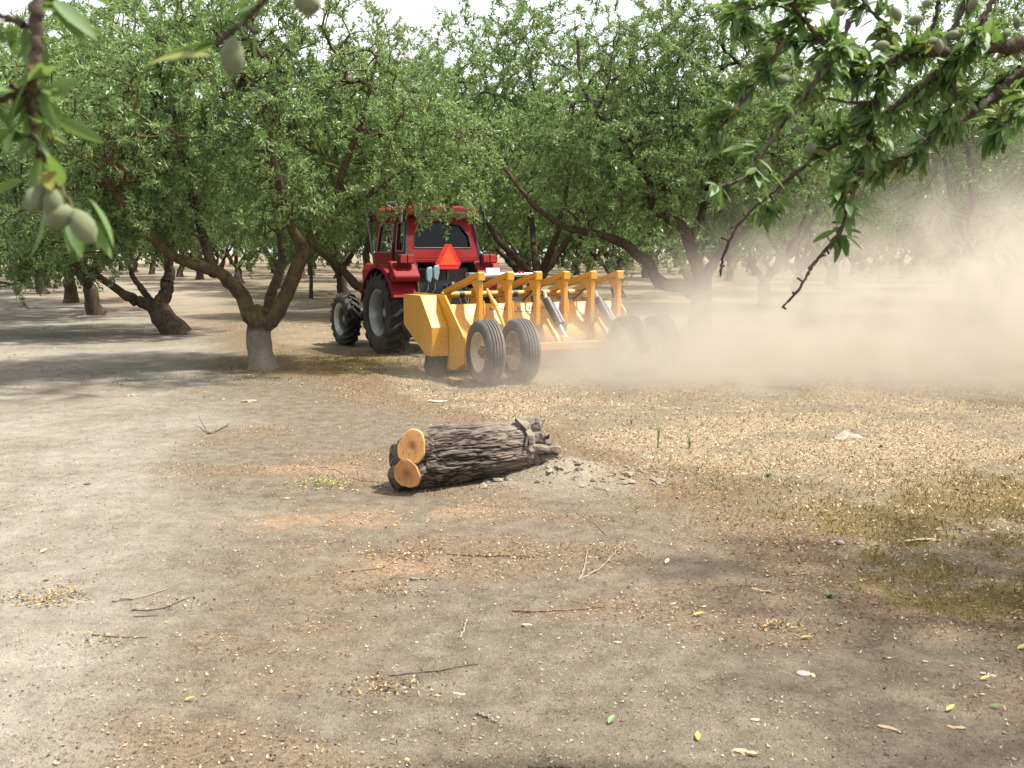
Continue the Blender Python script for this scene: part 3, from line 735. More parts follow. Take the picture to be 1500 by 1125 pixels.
# rear hydraulics and linkage
for x, tlt in ((-.32, .02), (-.20, .16)):
    o = MB().prism([(-.05, 1.16), (-.055, 1.30), (-.03, 1.36), (.05, 1.38), (.055, 1.24), (.02, 1.12)], -.66, -.60, 'y').build('fluid_bottle', M['pale_blue'], tr, bevel=.02); o.location = (x, -.02, tlt * .2)
    MB().tube([(x, -.63, 1.14), (x - .02, -.65, 1.02), (x - .08, -.62, .95), (x - .14, -.6, .97)], .009, 6).build('hose', M['grey'], tr, True)
for x, mt in ((.02, 'blue'), (-.01, 'green'), (.20, 'dark'), (.30, 'grey')):
    MB().revolve([(0, .001), (0, .028), (.07, .028), (.09, .012)], 12).build('hydraulic_coupling', M[mt], tr, True, loc=(x, -.62 - abs(x) * .1, 1.08 if mt != 'green' else 1.0)).rotation_euler = (0, 0, R(70))
lk = MB()
for s in (-1, 1):
    lk.beam((s * .34, -.2, .55), (s * .42, -1.05, .45), .04, .09).tube([(s * .38, -.7, .5), (s * .34, -.3, 1.05)], .025, 8)
lk.beam((0, .2, .42), (0, -.95, .42), .09, .05)
lk.build('linkage', M['black'], tr)
MB().tube([(.02, -.25, 1.0), (.05, -.75, 1.12)], .03, 8).tube([(-.12, -.62, .7), (-.12, -.66, .95)], .012, 6).build('top_link', M['grey'], tr, True)
MB().box((0, -.40, 1.05), (.92, .16, .62)).build('rear_housing', M['black'], tr, bevel=.03)
hs = MB()
for x0, x1 in ((.02, .1), (.12, .2), (.22, .05), (.28, .3)):
    hs.tube(catmull([(x0, -.64, 1.06), (x0 + .03, -.85, 1.0), ((x0 + x1) / 2, -1.1, .75), (x1, -1.5, .72), (x1, -1.95, .82)], 12), .013, 6)
hs.build('hose', M['dark'], tr, True)

# ---------------------------------------------------------------- yellow orchard float
HI = R(24.5)
imp = thing('land_scraper', 'yellow towed land scraper with six sloping ribs, box wings and dusty twin wheels', 'scraper', (.81, 13.08, 0), HI)
for x in (-1.25, -.78, .78, 1.25):
    s = -1 if x < 0 else 1; w, r = .125, .405
    prof = [(-w * .70, .235), (-w * .95, .27), (-w, .31), (-w * .92, .365), (-w * .72, .394)]
    for gx_ in (-.45, -.15, .15, .45): prof += [(w * (gx_ - .055), r - .003), (w * (gx_ - .045), r - .016), (w * (gx_ + .045), r - .016), (w * (gx_ + .055), r - .003)]
    prof += [(w * .72, .394), (w * .92, .365), (w, .31), (w * .95, .27), (w * .70, .235)]
    ty = MB().revolve(prof, 56).build('wheel', M['dusty_tyre'], imp, True, loc=(x, 0, r - .012))
    o_ = -1 if x in (-1.25, .78) else 1
    o_ = -1
    rm = MB().revolve([(o_ * w * .78, .252), (o_ * w * .84, .238), (o_ * w * .7, .225), (o_ * w * .2, .205), (o_ * w * .05, .19), (o_ * w * .02, .10), (o_ * w * .25, .085), (o_ * w * .25, .001)], 40)
    rm.revolve([(-o_ * w * .78, .252), (-o_ * w * .7, .225), (o_ * w * .2, .205)], 40).build('rim', M['cream'], ty, True)
    hb = MB().revolve([(o_ * w * .75, .001), (o_ * w * .75, .03), (o_ * w * .6, .045), (o_ * w * .2, .055)], 20)
    for i in range(6): a = i * math.pi / 3; hb.revolve([(o_ * w * .42, .001), (o_ * w * .42, .011), (o_ * w * .2, .011)], 6, (0, .075 * math.cos(a), .075 * math.sin(a)))
    hb.build('hub', M['rust'], ty, True)
# axle beam and trailing arms
MB().beam((-1.12, 0, .39), (-.90, 0, .39), .09, .09, (0, 0, 1)).beam((-1.27, .0, .393), (-.72, 0, .393), .05, .05).build('axle', M['black'], imp)
MB().beam((.76, 0, .393), (1.30, 0, .393), .05, .05).beam((.90, 0, .39), (1.12, 0, .39), .09, .09).build('axle', M['black'], imp)
for s in (-1, 1):
    MB().beam((s * 1.015, .0, .39), (s * 1.015, .62, .56), .09, .13).build('trailing_arm', M['yellow'], imp, bevel=.008)
MB().beam((-1.0, .30, .40), (1.0, .30, .40), .10, .10).build('cross_beam', M['yellow'], imp, bevel=.008)
# moldboard: one sheet curving back and down
prof = [(1.02, .90), (1.0, .93), (.97, .90), (.88, .78), (.78, .66), (.70, .52), (.68, .40), (.72, .27), (.86, .14), (1.0, .05)]
inn = [(y + .014, z) for y, z in prof[::-1][:-2]]
MB().prism(prof[1:] + [(y + .016, z - .002) for y, z in prof[1:][::-1]], -1.44, 1.10, 'x').build('moldboard', M['yellow'], imp, True)
MB().box((-.17, 1.04, .90), (2.52, .10, .055)).build('top_rail', M['yellow'], imp, bevel=.006)
MB().box((-.17, 1.02, .07), (2.52, .16, .03), Matrix.Rotation(R(-30), 3, 'X')).build('cutting_edge', M['black'], imp)
for s in (-1, 1):
    ep = [(.17, .24), (.17, .57), (.83, 1.06), (2.0, 1.06), (2.0, .60), (1.2, .10), (.5, .12)]
    MB().prism(ep if s < 0 else [(.62, .24), (.62, .80), (.83, .96), (2.0, .96), (2.0, .60), (1.2, .10), (.8, .12)], *((-1.445, -1.47) if s < 0 else (1.105, 1.13)), 'x').build('end_plate', M['yellow'], imp, bevel=.004)
    if s > 0: continue
    wp = [(.69, .29), (.69, .66), (1.11, 1.05), (1.80, 1.045), (1.80, .63), (.94, .29)]
    MB().prism(wp, s * 1.473, s * 1.70, 'x').build('wing_box', M['yellow'], imp, bevel=.006)
    fl = MB()
    for (y, z) in ((.685, .33), (.685, .43), (.685, .53), (.685, .62), (.80, .76), (.92, .87)): fl.revolve([(0, .001), (0, .011), (.01, .011)], 6, (s * 1.472, y, z))
    fl.build('bolt_row', M['rust'], imp)
    MB().prism([(.72, .02), (.70, .285), (1.06, .285), (1.14, .10), (1.05, .02)], s * 1.50, s * 1.66, 'x').build('skid_shoe', M['black'], imp, bevel=.02)
for i in range(6):
    x = -1.03 + i * .412
    rib = MB().beam((x, .655, 1.325), (x, 1.95, 1.05), .085, .075).build('rib', M['yellow'], imp, bevel=.008)
    MB().box((x, .665, 1.30), (.098, .07, .11)).build('rib_cap', M['yellow'], rib, bevel=.01)
    leg = [(.66, 1.27), (.66, .66), (.70, .55), (.76, .60), (.735, .95), (.78, 1.10), (.95, 1.235)]
    MB().prism(leg, x - .031, x + .031, 'x').build('rib_leg', M['yellow'], imp, bevel=.006)
    MB().box((x, 1.9, .95), (.10, .10, .16)).build('rib_foot', M['yellow'], imp, bevel=.006)
    if i in (0, 2, 3, 5): MB().beam((x, 1.9, .92), (x, 1.9, .45), .10, .08, (0, 1, 0)).build('front_post', M['yellow'], imp, bevel=.006)
    MB().prism([(.72, .80), (.90, .80), (1.02, .905), (.98, .93), (.74, .98)], x + .07, x + .085, 'x').build('gusset', M['yellow'], imp)
MB().tube([(-1.12, 1.86, 1.02), (1.12, 1.86, 1.02)], .045, 14).build('torque_tube', M['yellow'], imp, True)
for i in range(5):
    x = -.86 + i * .412; MB().tube([(x, 1.86, 1.02), (x + .07, 1.86, 1.02)], .053, 14).build('tube_collar', M['rust' if i % 2 else 'black'], imp, True)
MB().box((-.17, 1.95, .44), (2.52, .12, .12)).build('front_beam', M['yellow'], imp, bevel=.008)
for s in (-1, 1): MB().beam((s * .9, 1.98, .46), (s * .10, 3.05, .46), .10, .10).build('drawbar', M['yellow'], imp, bevel=.008)
MB().box((0, 3.12, .46), (.28, .2, .14)).build('hitch', M['black'], imp, bevel=.01)
MB().tube([(-.86, .86, 1.13), (-.80, .62, .84), (-.76, .50, .62)], [.018, .03, .018], 10).tube([(-.83, .74, .99), (-.81, .68, .91)], .036, 10).build('screw_jack', M['yellow'], imp, True)
for x, y0 in ((-.04, .62), (.74, .62)):
    cyl = MB().tube([(x, y0 + .12, .98), (x + .06, y0 - .14, .66)], .062, 16).build('hydraulic_cylinder', M['black'], imp, True)
    MB().tube([(x + .06, y0 - .14, .66), (x + .09, y0 - .28, .49)], .026, 12).tube([(x - .02, y0 + .15, 1.08), (x, y0 + .12, .98)], .028, 10).build('piston_rod', M['chrome'], cyl, True)
    MB().tube([(x + .085, y0 + .05, .93), (x + .13, y0 - .13, .70)], .016, 8).build('feed_pipe', M['chrome'], cyl, True)
    MB().tube(catmull([(x, y0 + .15, 1.05), (x - .10, y0 + .25, 1.12), (x - .15, y0 + .5, .98), (x - .1, 1.3, .96)], 10), .014, 7).build('hose', M['dark'], cyl, True)
    MB().prism([(y0 - .36, .36), (y0 - .30, .52), (y0 - .24, .52), (y0 - .16, .36)], x + .02, x + .16, 'x').build('cylinder_bracket', M['yellow'], imp, bevel=.005)
    MB().beam((x - .05, .62, .72), (x + .0, .28, .37), .06, .06).build('brace', M['yellow'], imp, bevel=.005)
top = MB().tube([(-.82, 1.55, 1.26), (-.15, 1.6, 1.29)], .055, 14).build('cross_cylinder', M['grey'], imp, True)
MB().box((-.80, 1.55, 1.26), (.12, .14, .14)).build('cylinder_head', M['grey'], top, bevel=.01)
MB().tube([(-.15, 1.6, 1.29), (.22, 1.62, 1.30)], .028, 10).tube([(.18, 1.62, 1.30), (.30, 1.63, 1.305)], .04, 10).build('piston_rod', M['chrome'], top, True)
MB().box((-.02, 1.61, 1.33), (.09, .05, .03)).build('red_cap', M['lens'], top)
# weathered unreadable lettering on the moldboard: short dark strokes
def mold_pt(x, t):   # t: distance down the sheet from its top edge
    a, b_ = Vector((0, .97, .90)), Vector((0, .88, .78)); d = (b_ - a).normalized(); p = a + d * t; n = Vector((0, -.8, .6)); return Vector((x, p.y, p.z)) + n * .0035, d
rl = random.Random(3); lt = MB()
for row, (t0, hgt, xa, xb, wd) in enumerate(((.030, .042, -.78, .06, .030), (.088, .022, -.50, -.04, .020))):
    x = xa
    while x < xb:
        if rl.random() < .86:
            for e in range(2):
                p, d = mold_pt(x + e * wd * .5, t0 + rl.uniform(0, .006)); hh_ = hgt * rl.uniform(.7, 1)
                q2 = p + d * hh_; s = Vector((wd * .17, 0, 0)); lt.add([p - s, p + s, q2 + s, q2 - s], [(0, 1, 2, 3)])
            p, d = mold_pt(x + wd * .25, t0 + hgt * rl.uniform(0, .6)); s = Vector((wd * .3, 0, 0)); p += Vector((0, -.0008, .0006)); lt.add([p - s, p + s, p + d * hgt * .22 + s, p + d * hgt * .22 - s], [(0, 1, 2, 3)])
        x += wd * 1.35
lt.build('lettering', M['ink'], imp)

# ---------------------------------------------------------------- sawn log
La, Lb = np.array([*g(590, 716), 0]), np.array([*g(768, 692), 0])
ax_ = Lb - La; LL = float(np.linalg.norm(ax_)); lrz = math.atan2(ax_[1], ax_[0])
lz = float(height(np.array([La[0]]), np.array([La[1]]))[0])
log = thing('sawn_log', 'short sawn log with dark furrowed bark and two fresh orange cut faces', 'log', (La[0], La[1], lz), lrz)
def log_bark():
    m, nt, b = nodes('furrowed_bark'); c = coord(nt)
    mp = N(nt, 'ShaderNodeMapping'); mp.inputs['Scale'].default_value = (.28, 1, 1); nt.links.new(c, mp.inputs[0])
    n1 = tex(nt, 34, 6, .7, mp.outputs[0], .8); n2 = tex(nt, 5, 4, .6, c)
    a = N(nt, 'ShaderNodeAttribute', attribute_name='ridge').outputs['Fac']
    f = math_n(nt, 'ADD', math_n(nt, 'MULTIPLY', a, .62), math_n(nt, 'MULTIPLY', n1, .38))
    col = ramp(nt, f, [(.25, (.010, .0075, .0055)), (.45, (.040, .031, .024)), (.61, (.118, .098, .078)), (.9, (.20, .176, .146))])
    z = N(nt, 'ShaderNodeSeparateXYZ'); nt.links.new(c, z.inputs[0])
    dust = math_n(nt, 'MULTIPLY', ramp(nt, z.outputs[0], [(.55, 0.0), (1.0, .75)]), ramp(nt, n2, [(.35, .3), (.65, 1.0)]))
    col = mix(nt, dust, col, (.30, .255, .20))
    ms = math_n(nt, 'MULTIPLY', math_n(nt, 'MULTIPLY', ramp(nt, z.outputs[0], [(.05, 1.0), (.22, 0.0)]), ramp(nt, z.outputs[2], [(.36, 0.0), (.43, 1.0)])), ramp(nt, tex(nt, 22, 4, .6, c), [(.48, 0.0), (.58, .9)]))
    nt.links.new(mix(nt, ms, col, (.22, .21, .02)), b.inputs['Base Color']); b.inputs['Roughness'].default_value = .92
    b.inputs['Specular IOR Level'].default_value = .2
    bump(nt, b, n1, .7, .015); return m
M['log'] = log_bark()
def wood():
    m, nt, b = nodes('fresh_cut_wood'); c = coord(nt)
    ln = N(nt, 'ShaderNodeVectorMath', operation='LENGTH'); mp = N(nt, 'ShaderNodeMapping'); mp.inputs['Scale'].default_value = (0, 1, 1); nt.links.new(c, mp.inputs[0]); nt.links.new(mp.outputs[0], ln.inputs[0])
    d = math_n(nt, 'ADD', ln.outputs['Value'], math_n(nt, 'MULTIPLY', tex(nt, 12, 3, .6, c), .03))
    ring = math_n(nt, 'FRACT', math_n(nt, 'MULTIPLY', d, 55))
    col = ramp(nt, d, [(.02, (.21, .09, .03)), (.055, (.34, .155, .05)), (.072, (.42, .20, .06)), (.12, (.47, .24, .08))])
    col = mix(nt, .35, col, ramp(nt, ring, [(0, .55), (.3, 1.0)]), 'MULTIPLY')
    st = N(nt, 'ShaderNodeMapping'); st.inputs['Scale'].default_value = (1, 90, 8); st.inputs['Rotation'].default_value = (R(25), 0, 0); nt.links.new(c, st.inputs[0])
    sw_ = tex(nt, 1.0, 2, .5, st.outputs[0]); col = mix(nt, .3, col, ramp(nt, sw_, [(.35, .6), (.6, 1.0)]), 'MULTIPLY')
    col = mix(nt, ramp(nt, tex(nt, 16, 5, .7, c, 2.5), [(.56, 0.0), (.63, .6)]), col, (.16, .075, .03))
    nt.links.new(col, b.inputs['Base Color']); b.inputs['Roughness'].default_value = .75; bump(nt, b, sw_, .25, .004); return m
M['wood'] = wood()
RL = .215
def bark_tube(name, path, rad, ang, nu, nv, seed, amp=.016, squash=1.0, cap=True):
    """tube with furrowed ridges running along it; ang = unused roll"""
    P = catmull(path, nu); t = np.gradient(P, axis=0); t /= np.linalg.norm(t, axis=1)[:, None]
    a = np.cross(t, [0, 0, 1.]); a /= np.linalg.norm(a, axis=1)[:, None]; bb = np.cross(a, t)
    ln = np.r_[0, np.cumsum(np.linalg.norm(np.diff(P, axis=0), axis=1))]
    th = np.linspace(0, 2 * np.pi, nv, endpoint=False)
    U, TH = np.meshgrid(ln, th, indexing='ij'); rr = np.interp(np.linspace(0, 1, nu), np.linspace(0, 1, len(rad)), rad)[:, None]
    cx_, cy_ = np.cos(TH) * rr * 46, np.sin(TH) * rr * 46
    wob = (fbm(U * 7 + seed, cx_ * .3, cy_ * .3, o=3) - .5) * 3.4
    rd = np.clip(np.abs(2 * noise(U * 3.2 + seed, cx_ + wob, cy_ + wob) - 1) * 1.9, 0, 1) ** .8 * .62 + .38 * np.clip(np.abs(2 * noise(U * 6 + seed, cx_ * 2.1 + wob, cy_ * 2.1 - wob) - 1) * 1.8, 0, 1)
    rd2 = noise(U * 30 + seed, cx_ * 2.6 + wob, cy_ * 2.6)
    ridge = np.clip(rd * .7 + rd2 * .4 - .1, 0, 1)
    lump = (fbm(U * 3 + seed * 3, np.cos(TH) * 1.3 + 5, np.sin(TH) * 1.3 + 5, o=3) - .5)
    r = rr * (1 + lump * .22) + amp * (ridge - .6)
    V = P[:, None] + a[:, None] * (np.cos(TH) * r)[..., None] + bb[:, None] * (np.sin(TH) * r * squash)[..., None]
    V = V.reshape(-1, 3); i = np.arange(nu - 1)[:, None] * nv; j = np.arange(nv)[None]; j2 = (j + 1) % nv
    F = [np.stack([i + j, i + nv + j, i + nv + j2, i + j2], -1).reshape(-1, 4)]
    rv = ridge.ravel()
    if cap:
        V = np.vstack([V, P[0], P[-1]]); rv = np.r_[rv, .55, .55]; n0 = nu * nv; q = np.arange(nv)
        F.append(np.c_[q, (q + 1) % nv, np.full(nv, n0)]); F.append(np.c_[(nu - 1) * nv + (q + 1) % nv, (nu - 1) * nv + q, np.full(nv, n0 + 1)])
    return mesh_np(name, V, F, dict(ridge=rv), True, M['log'])
zc = .205
link('bark', bark_tube('bark', [(.10, .02, zc), (.35, .01, zc - .0), (.7, 0, zc - .005), (LL, 0, zc - .01)], [.195, .215, .205, .20, .195], 0, 260, 380, 3.0, .022), log)
# sawn limb stubs; the two pale faces look along the log towards the camera side
def stub(name, p0, p1, r0, r1, seed, face=True, tilt=(0, 0), sq=(1, 1)):
    o = link('stub', bark_tube('stub', [p0, tuple((np.array(p0) + np.array(p1)) / 2), p1], [r0, (r0 + r1) / 2, r1], 0, 44, 110, seed, .012), log)
    if face:
        d = Vector(p0) - Vector(p1); d.normalize()
        n = 40; V = [(0, 0, 0)]; rgx = np.random.default_rng(int(seed * 10))
        for ring in (.33, .66, .93, 1.0):
            for i in range(n):
                a = 2 * math.pi * i / n; k = 1 + .09 * math.sin(2 * a + seed) + .045 * math.sin(3 * a + seed * 2) + .02 * math.sin(9 * a + seed)
                V.append((0.006 if ring < 1 else -.006, math.cos(a) * r0 * ring * k * sq[0], math.sin(a) * r0 * ring * k * sq[1]))
        F = [(0, 1 + i, 1 + (i + 1) % n) for i in range(n)]
        for q in range(3): F += [(1 + q * n + i, 1 + (q + 1) * n + i, 1 + (q + 1) * n + (i + 1) % n, 1 + q * n + (i + 1) % n) for i in range(n)]
        me = bpy.data.meshes.new('cut_face'); me.from_pydata(V, [], F); me.materials.append(M['wood'])
        f = link('cut_face', me, log, tuple(Vector(p0) + d * .004)); q = d.to_track_quat('X', 'Z'); f.rotation_mode = 'QUATERNION'; f.rotation_quaternion = q
        f['label'] = 'freshly sawn orange wood face'
stub('s', (.0, -.150, .325), (.24, .08, .235), .108, .140, 5.0, sq=(1.02, 1.05))
stub('s', (-.035, -.145, .145), (.24, .06, .16), .092, .138, 8.0, sq=(1.0, 1.2))
stub('s', (-.035, .04, .22), (.30, .05, .19), .100, .15, 11.0, face=False)
stub('s', (-.07, -.01, .085), (.25, .02, .13), .080, .13, 14.0, face=False)
# torn root end
rgx = np.random.default_rng(9)
rr_t = Tubes()
for i in range(34):
    a = rgx.random() * 6.28; q_ = rgx.random() ** .5; b_ = np.array([LL - .08, math.cos(a) * .17 * q_, .20 + math.sin(a) * .16 * q_])
    d = np.array([rgx.uniform(.12, .24), math.cos(a) * .10 * q_, math.sin(a) * .09 * q_ - .01])
    rr_t.add(catmull([b_, b_ + d * .5 + rgx.normal(size=3) * .02, b_ + d + rgx.normal(size=3) * .035], 9), np.linspace(.055, .032, 9) * rgx.uniform(.7, 1.2) * (1 + .35 * rgx.normal(size=9)), 8)
rv = np.vstack(rr_t.V); rv = rv + ((np.c_[noise(rv[:, 0] * 40, rv[:, 1] * 40, rv[:, 2] * 40), noise(rv[:, 0] * 40 + 9, rv[:, 1] * 40, rv[:, 2] * 40), noise(rv[:, 0] * 40, rv[:, 1] * 40 + 9, rv[:, 2] * 40)]) - .5) * .03
link('root_stub', mesh_np('root_stub', rv, [np.vstack(rr_t.F)], dict(ridge=noise(rv[:, 0] * 30, rv[:, 1] * 30, rv[:, 2] * 30) * .9), False, M['log']), log)

# ---------------------------------------------------------------- litter, clods, grass
def attr_mat(name, rough=.85, trans=0):
    m, nt, b = nodes(name); a = N(nt, 'ShaderNodeAttribute', attribute_name='tint').outputs['Color']
    n = tex(nt, 60, 3, .6, coord(nt)); c = mix(nt, 1.0, mix(nt, .5, a, ramp(nt, n, [(.3, .6), (.7, 1.0)]), 'MULTIPLY'), (.86, .85, .80), 'MULTIPLY')
    nt.links.new(c, b.inputs['Base Color']); b.inputs['Roughness'].default_value = rough; b.inputs['Specular IOR Level'].default_value = .25
    return m
M['litter'] = attr_mat('dry_hull_litter'); M['blade'] = attr_mat('dry_grass_blades', .7); M['clod'] = attr_mat('soil_clods', .95)

def flakes(x, y, size, tints, seed, name, flat=.35, aspect=.42, lift=.004):
    rg = np.random.default_rng(seed); n = len(x)
    z = height(x, y) + lift; a = rg.random(n) * 6.283
    L = size * rg.uniform(.5, 1.5, n); w = L * aspect * rg.uniform(.6, 1.4, n)
    pit = rg.normal(size=n) * flat; rol = rg.normal(size=n) * flat
    d = np.c_[np.cos(a) * np.cos(pit), np.sin(a) * np.cos(pit), np.sin(pit)]; s = np.c_[-np.sin(a) * np.cos(rol), np.cos(a) * np.cos(rol), np.sin(rol)]
    p = np.c_[x, y, z + np.abs(np.sin(pit)) * L * .35]; cup = (np.array([0, 0, 1.]) * (L * rg.uniform(.05, .3, n))[:, None])
    V = np.stack([p - d * L[:, None] * .5 + cup, p - s * w[:, None] * .5 - d * L[:, None] * .05, p + d * L[:, None] * .5 + cup, p + s * w[:, None] * .5 + d * L[:, None] * .07], 1).reshape(-1, 3)
    t = np.array(tints)[rg.integers(0, len(tints), n)] * rg.uniform(.7, 1.25, n)[:, None]
    link(name, mesh_np(name, V, [np.arange(4 * n).reshape(-1, 4)], dict(tint=np.repeat(t, 4, 0)), False, M['litter']), kind='stuff')

def scatter(n, box, key, seed, power=1.0, floor=0.0):
    rg = np.random.default_rng(seed); x = rg.uniform(box[0], box[1], n); y = rg.uniform(box[2], box[3], n)
    m = masks(x, y); w = key(m, x, y); k = rg.random(n) < w; return x[k], y[k]
STRAW = [(.52, .42, .27), (.42, .32, .185), (.62, .54, .40), (.28, .19, .10), (.17, .11, .06), (.36, .30, .22)]
BROWN = [(.20, .12, .075), (.11, .065, .04), (.26, .17, .105), (.40, .29, .19), (.55, .46, .34), (.08, .055, .04)]
x, y = scatter(150000, (-4, 8.5, 3.8, 15), lambda m, x, y: m['straw'] * (.9 - .45 * m['grass']), 1); flakes(x, y, .027, STRAW, 2, 'straw_litter', .5, .34)
x, y = scatter(190000, (-5, 5, 2.6, 13), lambda m, x, y: m['brown'] * .7 * (1.15 - y * .05), 3); flakes(x, y, .0165, BROWN, 4, 'hull_litter', .45)
x, y = scatter(150000, (-5, 5, 2.6, 12), lambda m, x, y: (.16 + .5 * sstep(.42, .6, fbm(x * 1.1 + 12, y * 1.6 + 5, o=4))) * (1 - .6 * m['road']) * (1.2 - y * .07), 5); flakes(x, y, .0115, BROWN + STRAW, 6, 'scattered_litter', .4)
x, y = scatter(26000, (-3.5, 1, 5, 9.5), lambda m, x, y: m['saw'] * .5, 7); flakes(x, y, .015, [(.62, .33, .15), (.5, .25, .1), (.72, .45, .24)], 8, 'sawdust', .35)
x, y = scatter(40000, (-10, 5, 11, 24), lambda m, x, y: sstep(.5, .62, fbm(x * .9, y * .9 + 70, o=3)) * .22, 9); flakes(x, y, .034, BROWN + STRAW[:2], 10, 'leaf_litter', .3)

def blades(n, box, key, seed, hgt, tints, name):
    x, y = scatter(n, box, key, seed); rg = np.random.default_rng(seed + 1); n = len(x); z = height(x, y)
    a = rg.random(n) * 6.283; h = hgt * rg.uniform(.4, 1.5, n); ln = rg.normal(size=(n, 2)) * .5 * h[:, None]; w = .0028 * rg.uniform(.7, 1.6, n)
    s = np.c_[np.cos(a), np.sin(a), 0 * a] * w[:, None]; p = np.c_[x, y, z - .002]
    m = p + np.c_[ln * .35, h * .6]; t = p + np.c_[ln * 1.1, h]
    V = np.stack([p - s, p + s, m + s * .8, t, m - s * .8], 1).reshape(-1, 3); i = np.arange(n)[:, None] * 5
    tt = np.array(tints)[rg.integers(0, len(tints), n)] * rg.uniform(.7, 1.2, n)[:, None]
    link(name, mesh_np(name, V, [i + np.array([[0, 1, 2, 3, 4]])], dict(tint=np.repeat(tt, 5, 0)), False, M['blade']), kind='stuff')
OL = [(.30, .22, .06), (.22, .18, .05), (.38, .26, .10), (.28, .16, .06), (.19, .19, .055)]
blades(170000, (-4.2, 6.5, 3.2, 17), lambda m, x, y: m['grass'] * .85, 21, .026, OL, 'dry_grass')

def clod_mesh(rg, n, r):
    """n irregular faceted lumps"""
    import itertools
    ico_v, ico_f = [], []
    ph = (1 + 5 ** .5) / 2
    ico_v = np.array([(-1, ph, 0), (1, ph, 0), (-1, -ph, 0), (1, -ph, 0), (0, -1, ph), (0, 1, ph), (0, -1, -ph), (0, 1, -ph), (ph, 0, -1), (ph, 0, 1), (-ph, 0, -1), (-ph, 0, 1)]) / 1.9
    ico_f = np.array([(0, 11, 5), (0, 5, 1), (0, 1, 7), (0, 7, 10), (0, 10, 11), (1, 5, 9), (5, 11, 4), (11, 10, 2), (10, 7, 6), (7, 1, 8), (3, 9, 4), (3, 4, 2), (3, 2, 6), (3, 6, 8), (3, 8, 9), (4, 9, 5), (2, 4, 11), (6, 2, 10), (8, 6, 7), (9, 8, 1)])
    V = ico_v[None] * (1 + rg.normal(size=(n, 12, 1)) * .22) * r[:, None, None] * rg.uniform(.6, 1.25, (n, 1, 3)) * np.array([1, 1, .65])
    return V, ico_f
rg = np.random.default_rng(77); n = 620
x = MOUND[0] + .12 + rg.normal(size=n) * .40; y = MOUND[1] + rg.normal(size=n) * .24; r = .004 + .010 * rg.random(n) ** 4 + .038 * rg.random(n) ** 10
V, F = clod_mesh(rg, n, r); V = V + np.c_[x, y, height(x, y) + r * .05][:, None]
t = np.array([(.27, .232, .18), (.22, .185, .143), (.32, .28, .225)])[rg.integers(0, 3, n)]
link('soil_clods', mesh_np('soil_clods', V.reshape(-1, 3), [(F[None] + np.arange(n)[:, None, None] * 12).reshape(-1, 3)], dict(tint=np.repeat(t, 12, 0)), False, M['clod']), kind='stuff')
n = 42000; x = rg.uniform(-4, 4.5, n); y = 2.7 + 8.5 * rg.random(n) ** 1.4
k = rg.random(n) < .25 + .75 * sstep(.40, .60, fbm(x * 1.3 + 4, y * 1.8, o=4)); x, y = x[k], y[k]; n = len(x)
V, F = fruits(rg, np.zeros((n, 3)), .012); V = V.reshape(n, 6, 3); V = V - V.mean(1, keepdims=True); V = V * (.22 + 1.1 * rg.random((n, 1, 1)) ** 4) * np.array([1, 1, .7]) * (1 + rg.normal(size=(n, 6, 1)) * .15)
V = V + np.c_[x, y, height(x, y) + .0012][:, None]
t = np.array([(.22, .19, .15), (.12, .097, .077), (.30, .265, .22), (.17, .12, .085)])[rg.integers(0, 4, n)]
link('soil_crumbs', mesh_np('soil_crumbs', V.reshape(-1, 3), [F], dict(tint=np.repeat(t, 6, 0)), False, M['clod']), kind='stuff')

def hz(p): return float(height(np.array([p[0]]), np.array([p[1]]))[0])
def gp(px, py, up=0.0): q = g(px, py); return Vector((q[0], q[1], hz(q) + up))
M['stick_grey'] = simple('weathered_stick', (.20, .165, .13), .9); M['stick_red'] = simple('reddish_twig', (.22, .11, .07), .85)
M['stick_dark'] = simple('dark_stick', (.10, .08, .062), .9); M['chip'] = simple('pale_wood_chip', (.38, .27, .155), .8)
M['chip_white'] = simple('whitish_chip', (.40, .34, .26), .8); M['stone'] = simple('pale_stone', (.27, .25, .225), .8); M['stone_dark'] = simple('dark_stone', (.09, .085, .09), .8)
M['yellow_leaf'] = simple('yellow_leaf', (.33, .29, .06), .6); M['green_leaf'] = simple('green_leaf', (.10, .17, .05), .55); M['tan_leaf'] = simple('tan_leaf', (.60, .45, .22), .7)

def stick(pts, r, mat, label, extra=()):
    r = r * .78
    P = catmull([gp(x, y, r * .9) for x, y in pts], 5 * len(pts)); jit = (np.random.default_rng(int(pts[0][0])).random((len(P), 3)) - .5) * r * 1.6; P = P + jit; P[:, 2] = np.maximum(P[:, 2], [hz(p) + r * .4 for p in P])
    m = MB().tube(P, list(np.linspace(r, r * .55, len(P)) * (1 + .2 * np.sin(np.arange(len(P)) * 2.1))), 7)
    for e in extra:
        Q = catmull([gp(*k[:2], r * .8 + (k[2] if len(k) > 2 else 0)) for k in e], 8); m.tube(Q, list(np.linspace(r * .7, r * .35, len(Q))), 6)
    o = m.build('stick', M[mat], None, True); o['label'] = label; o['category'] = 'stick'; return o
stick([(165, 887), (205, 880), (245, 867)], .008, 'stick_grey', 'straight grey stick on the pale dirt beside a crooked twig')
stick([(192, 900), (235, 896), (280, 878)], .006, 'stick_dark', 'crooked dark twig lying beside the straight grey stick', [[(196, 910), (215, 907), (232, 905)]])
stick([(135, 937), (175, 938), (215, 936)], .004, 'stick_dark', 'thin dark straight twig among tan hulls on pale dirt')
stick([(305, 636), (320, 630), (336, 621)], .014, 'stick_dark', 'short forked mossy stick at the edge of tree shade', [[(305, 636), (298, 628, .03), (292, 622, .07)]])
stick([(503, 839), (535, 834), (562, 829), (590, 812), (628, 797)], .006, 'stick_red', 'long thin reddish twig strung with dry tan hulls')
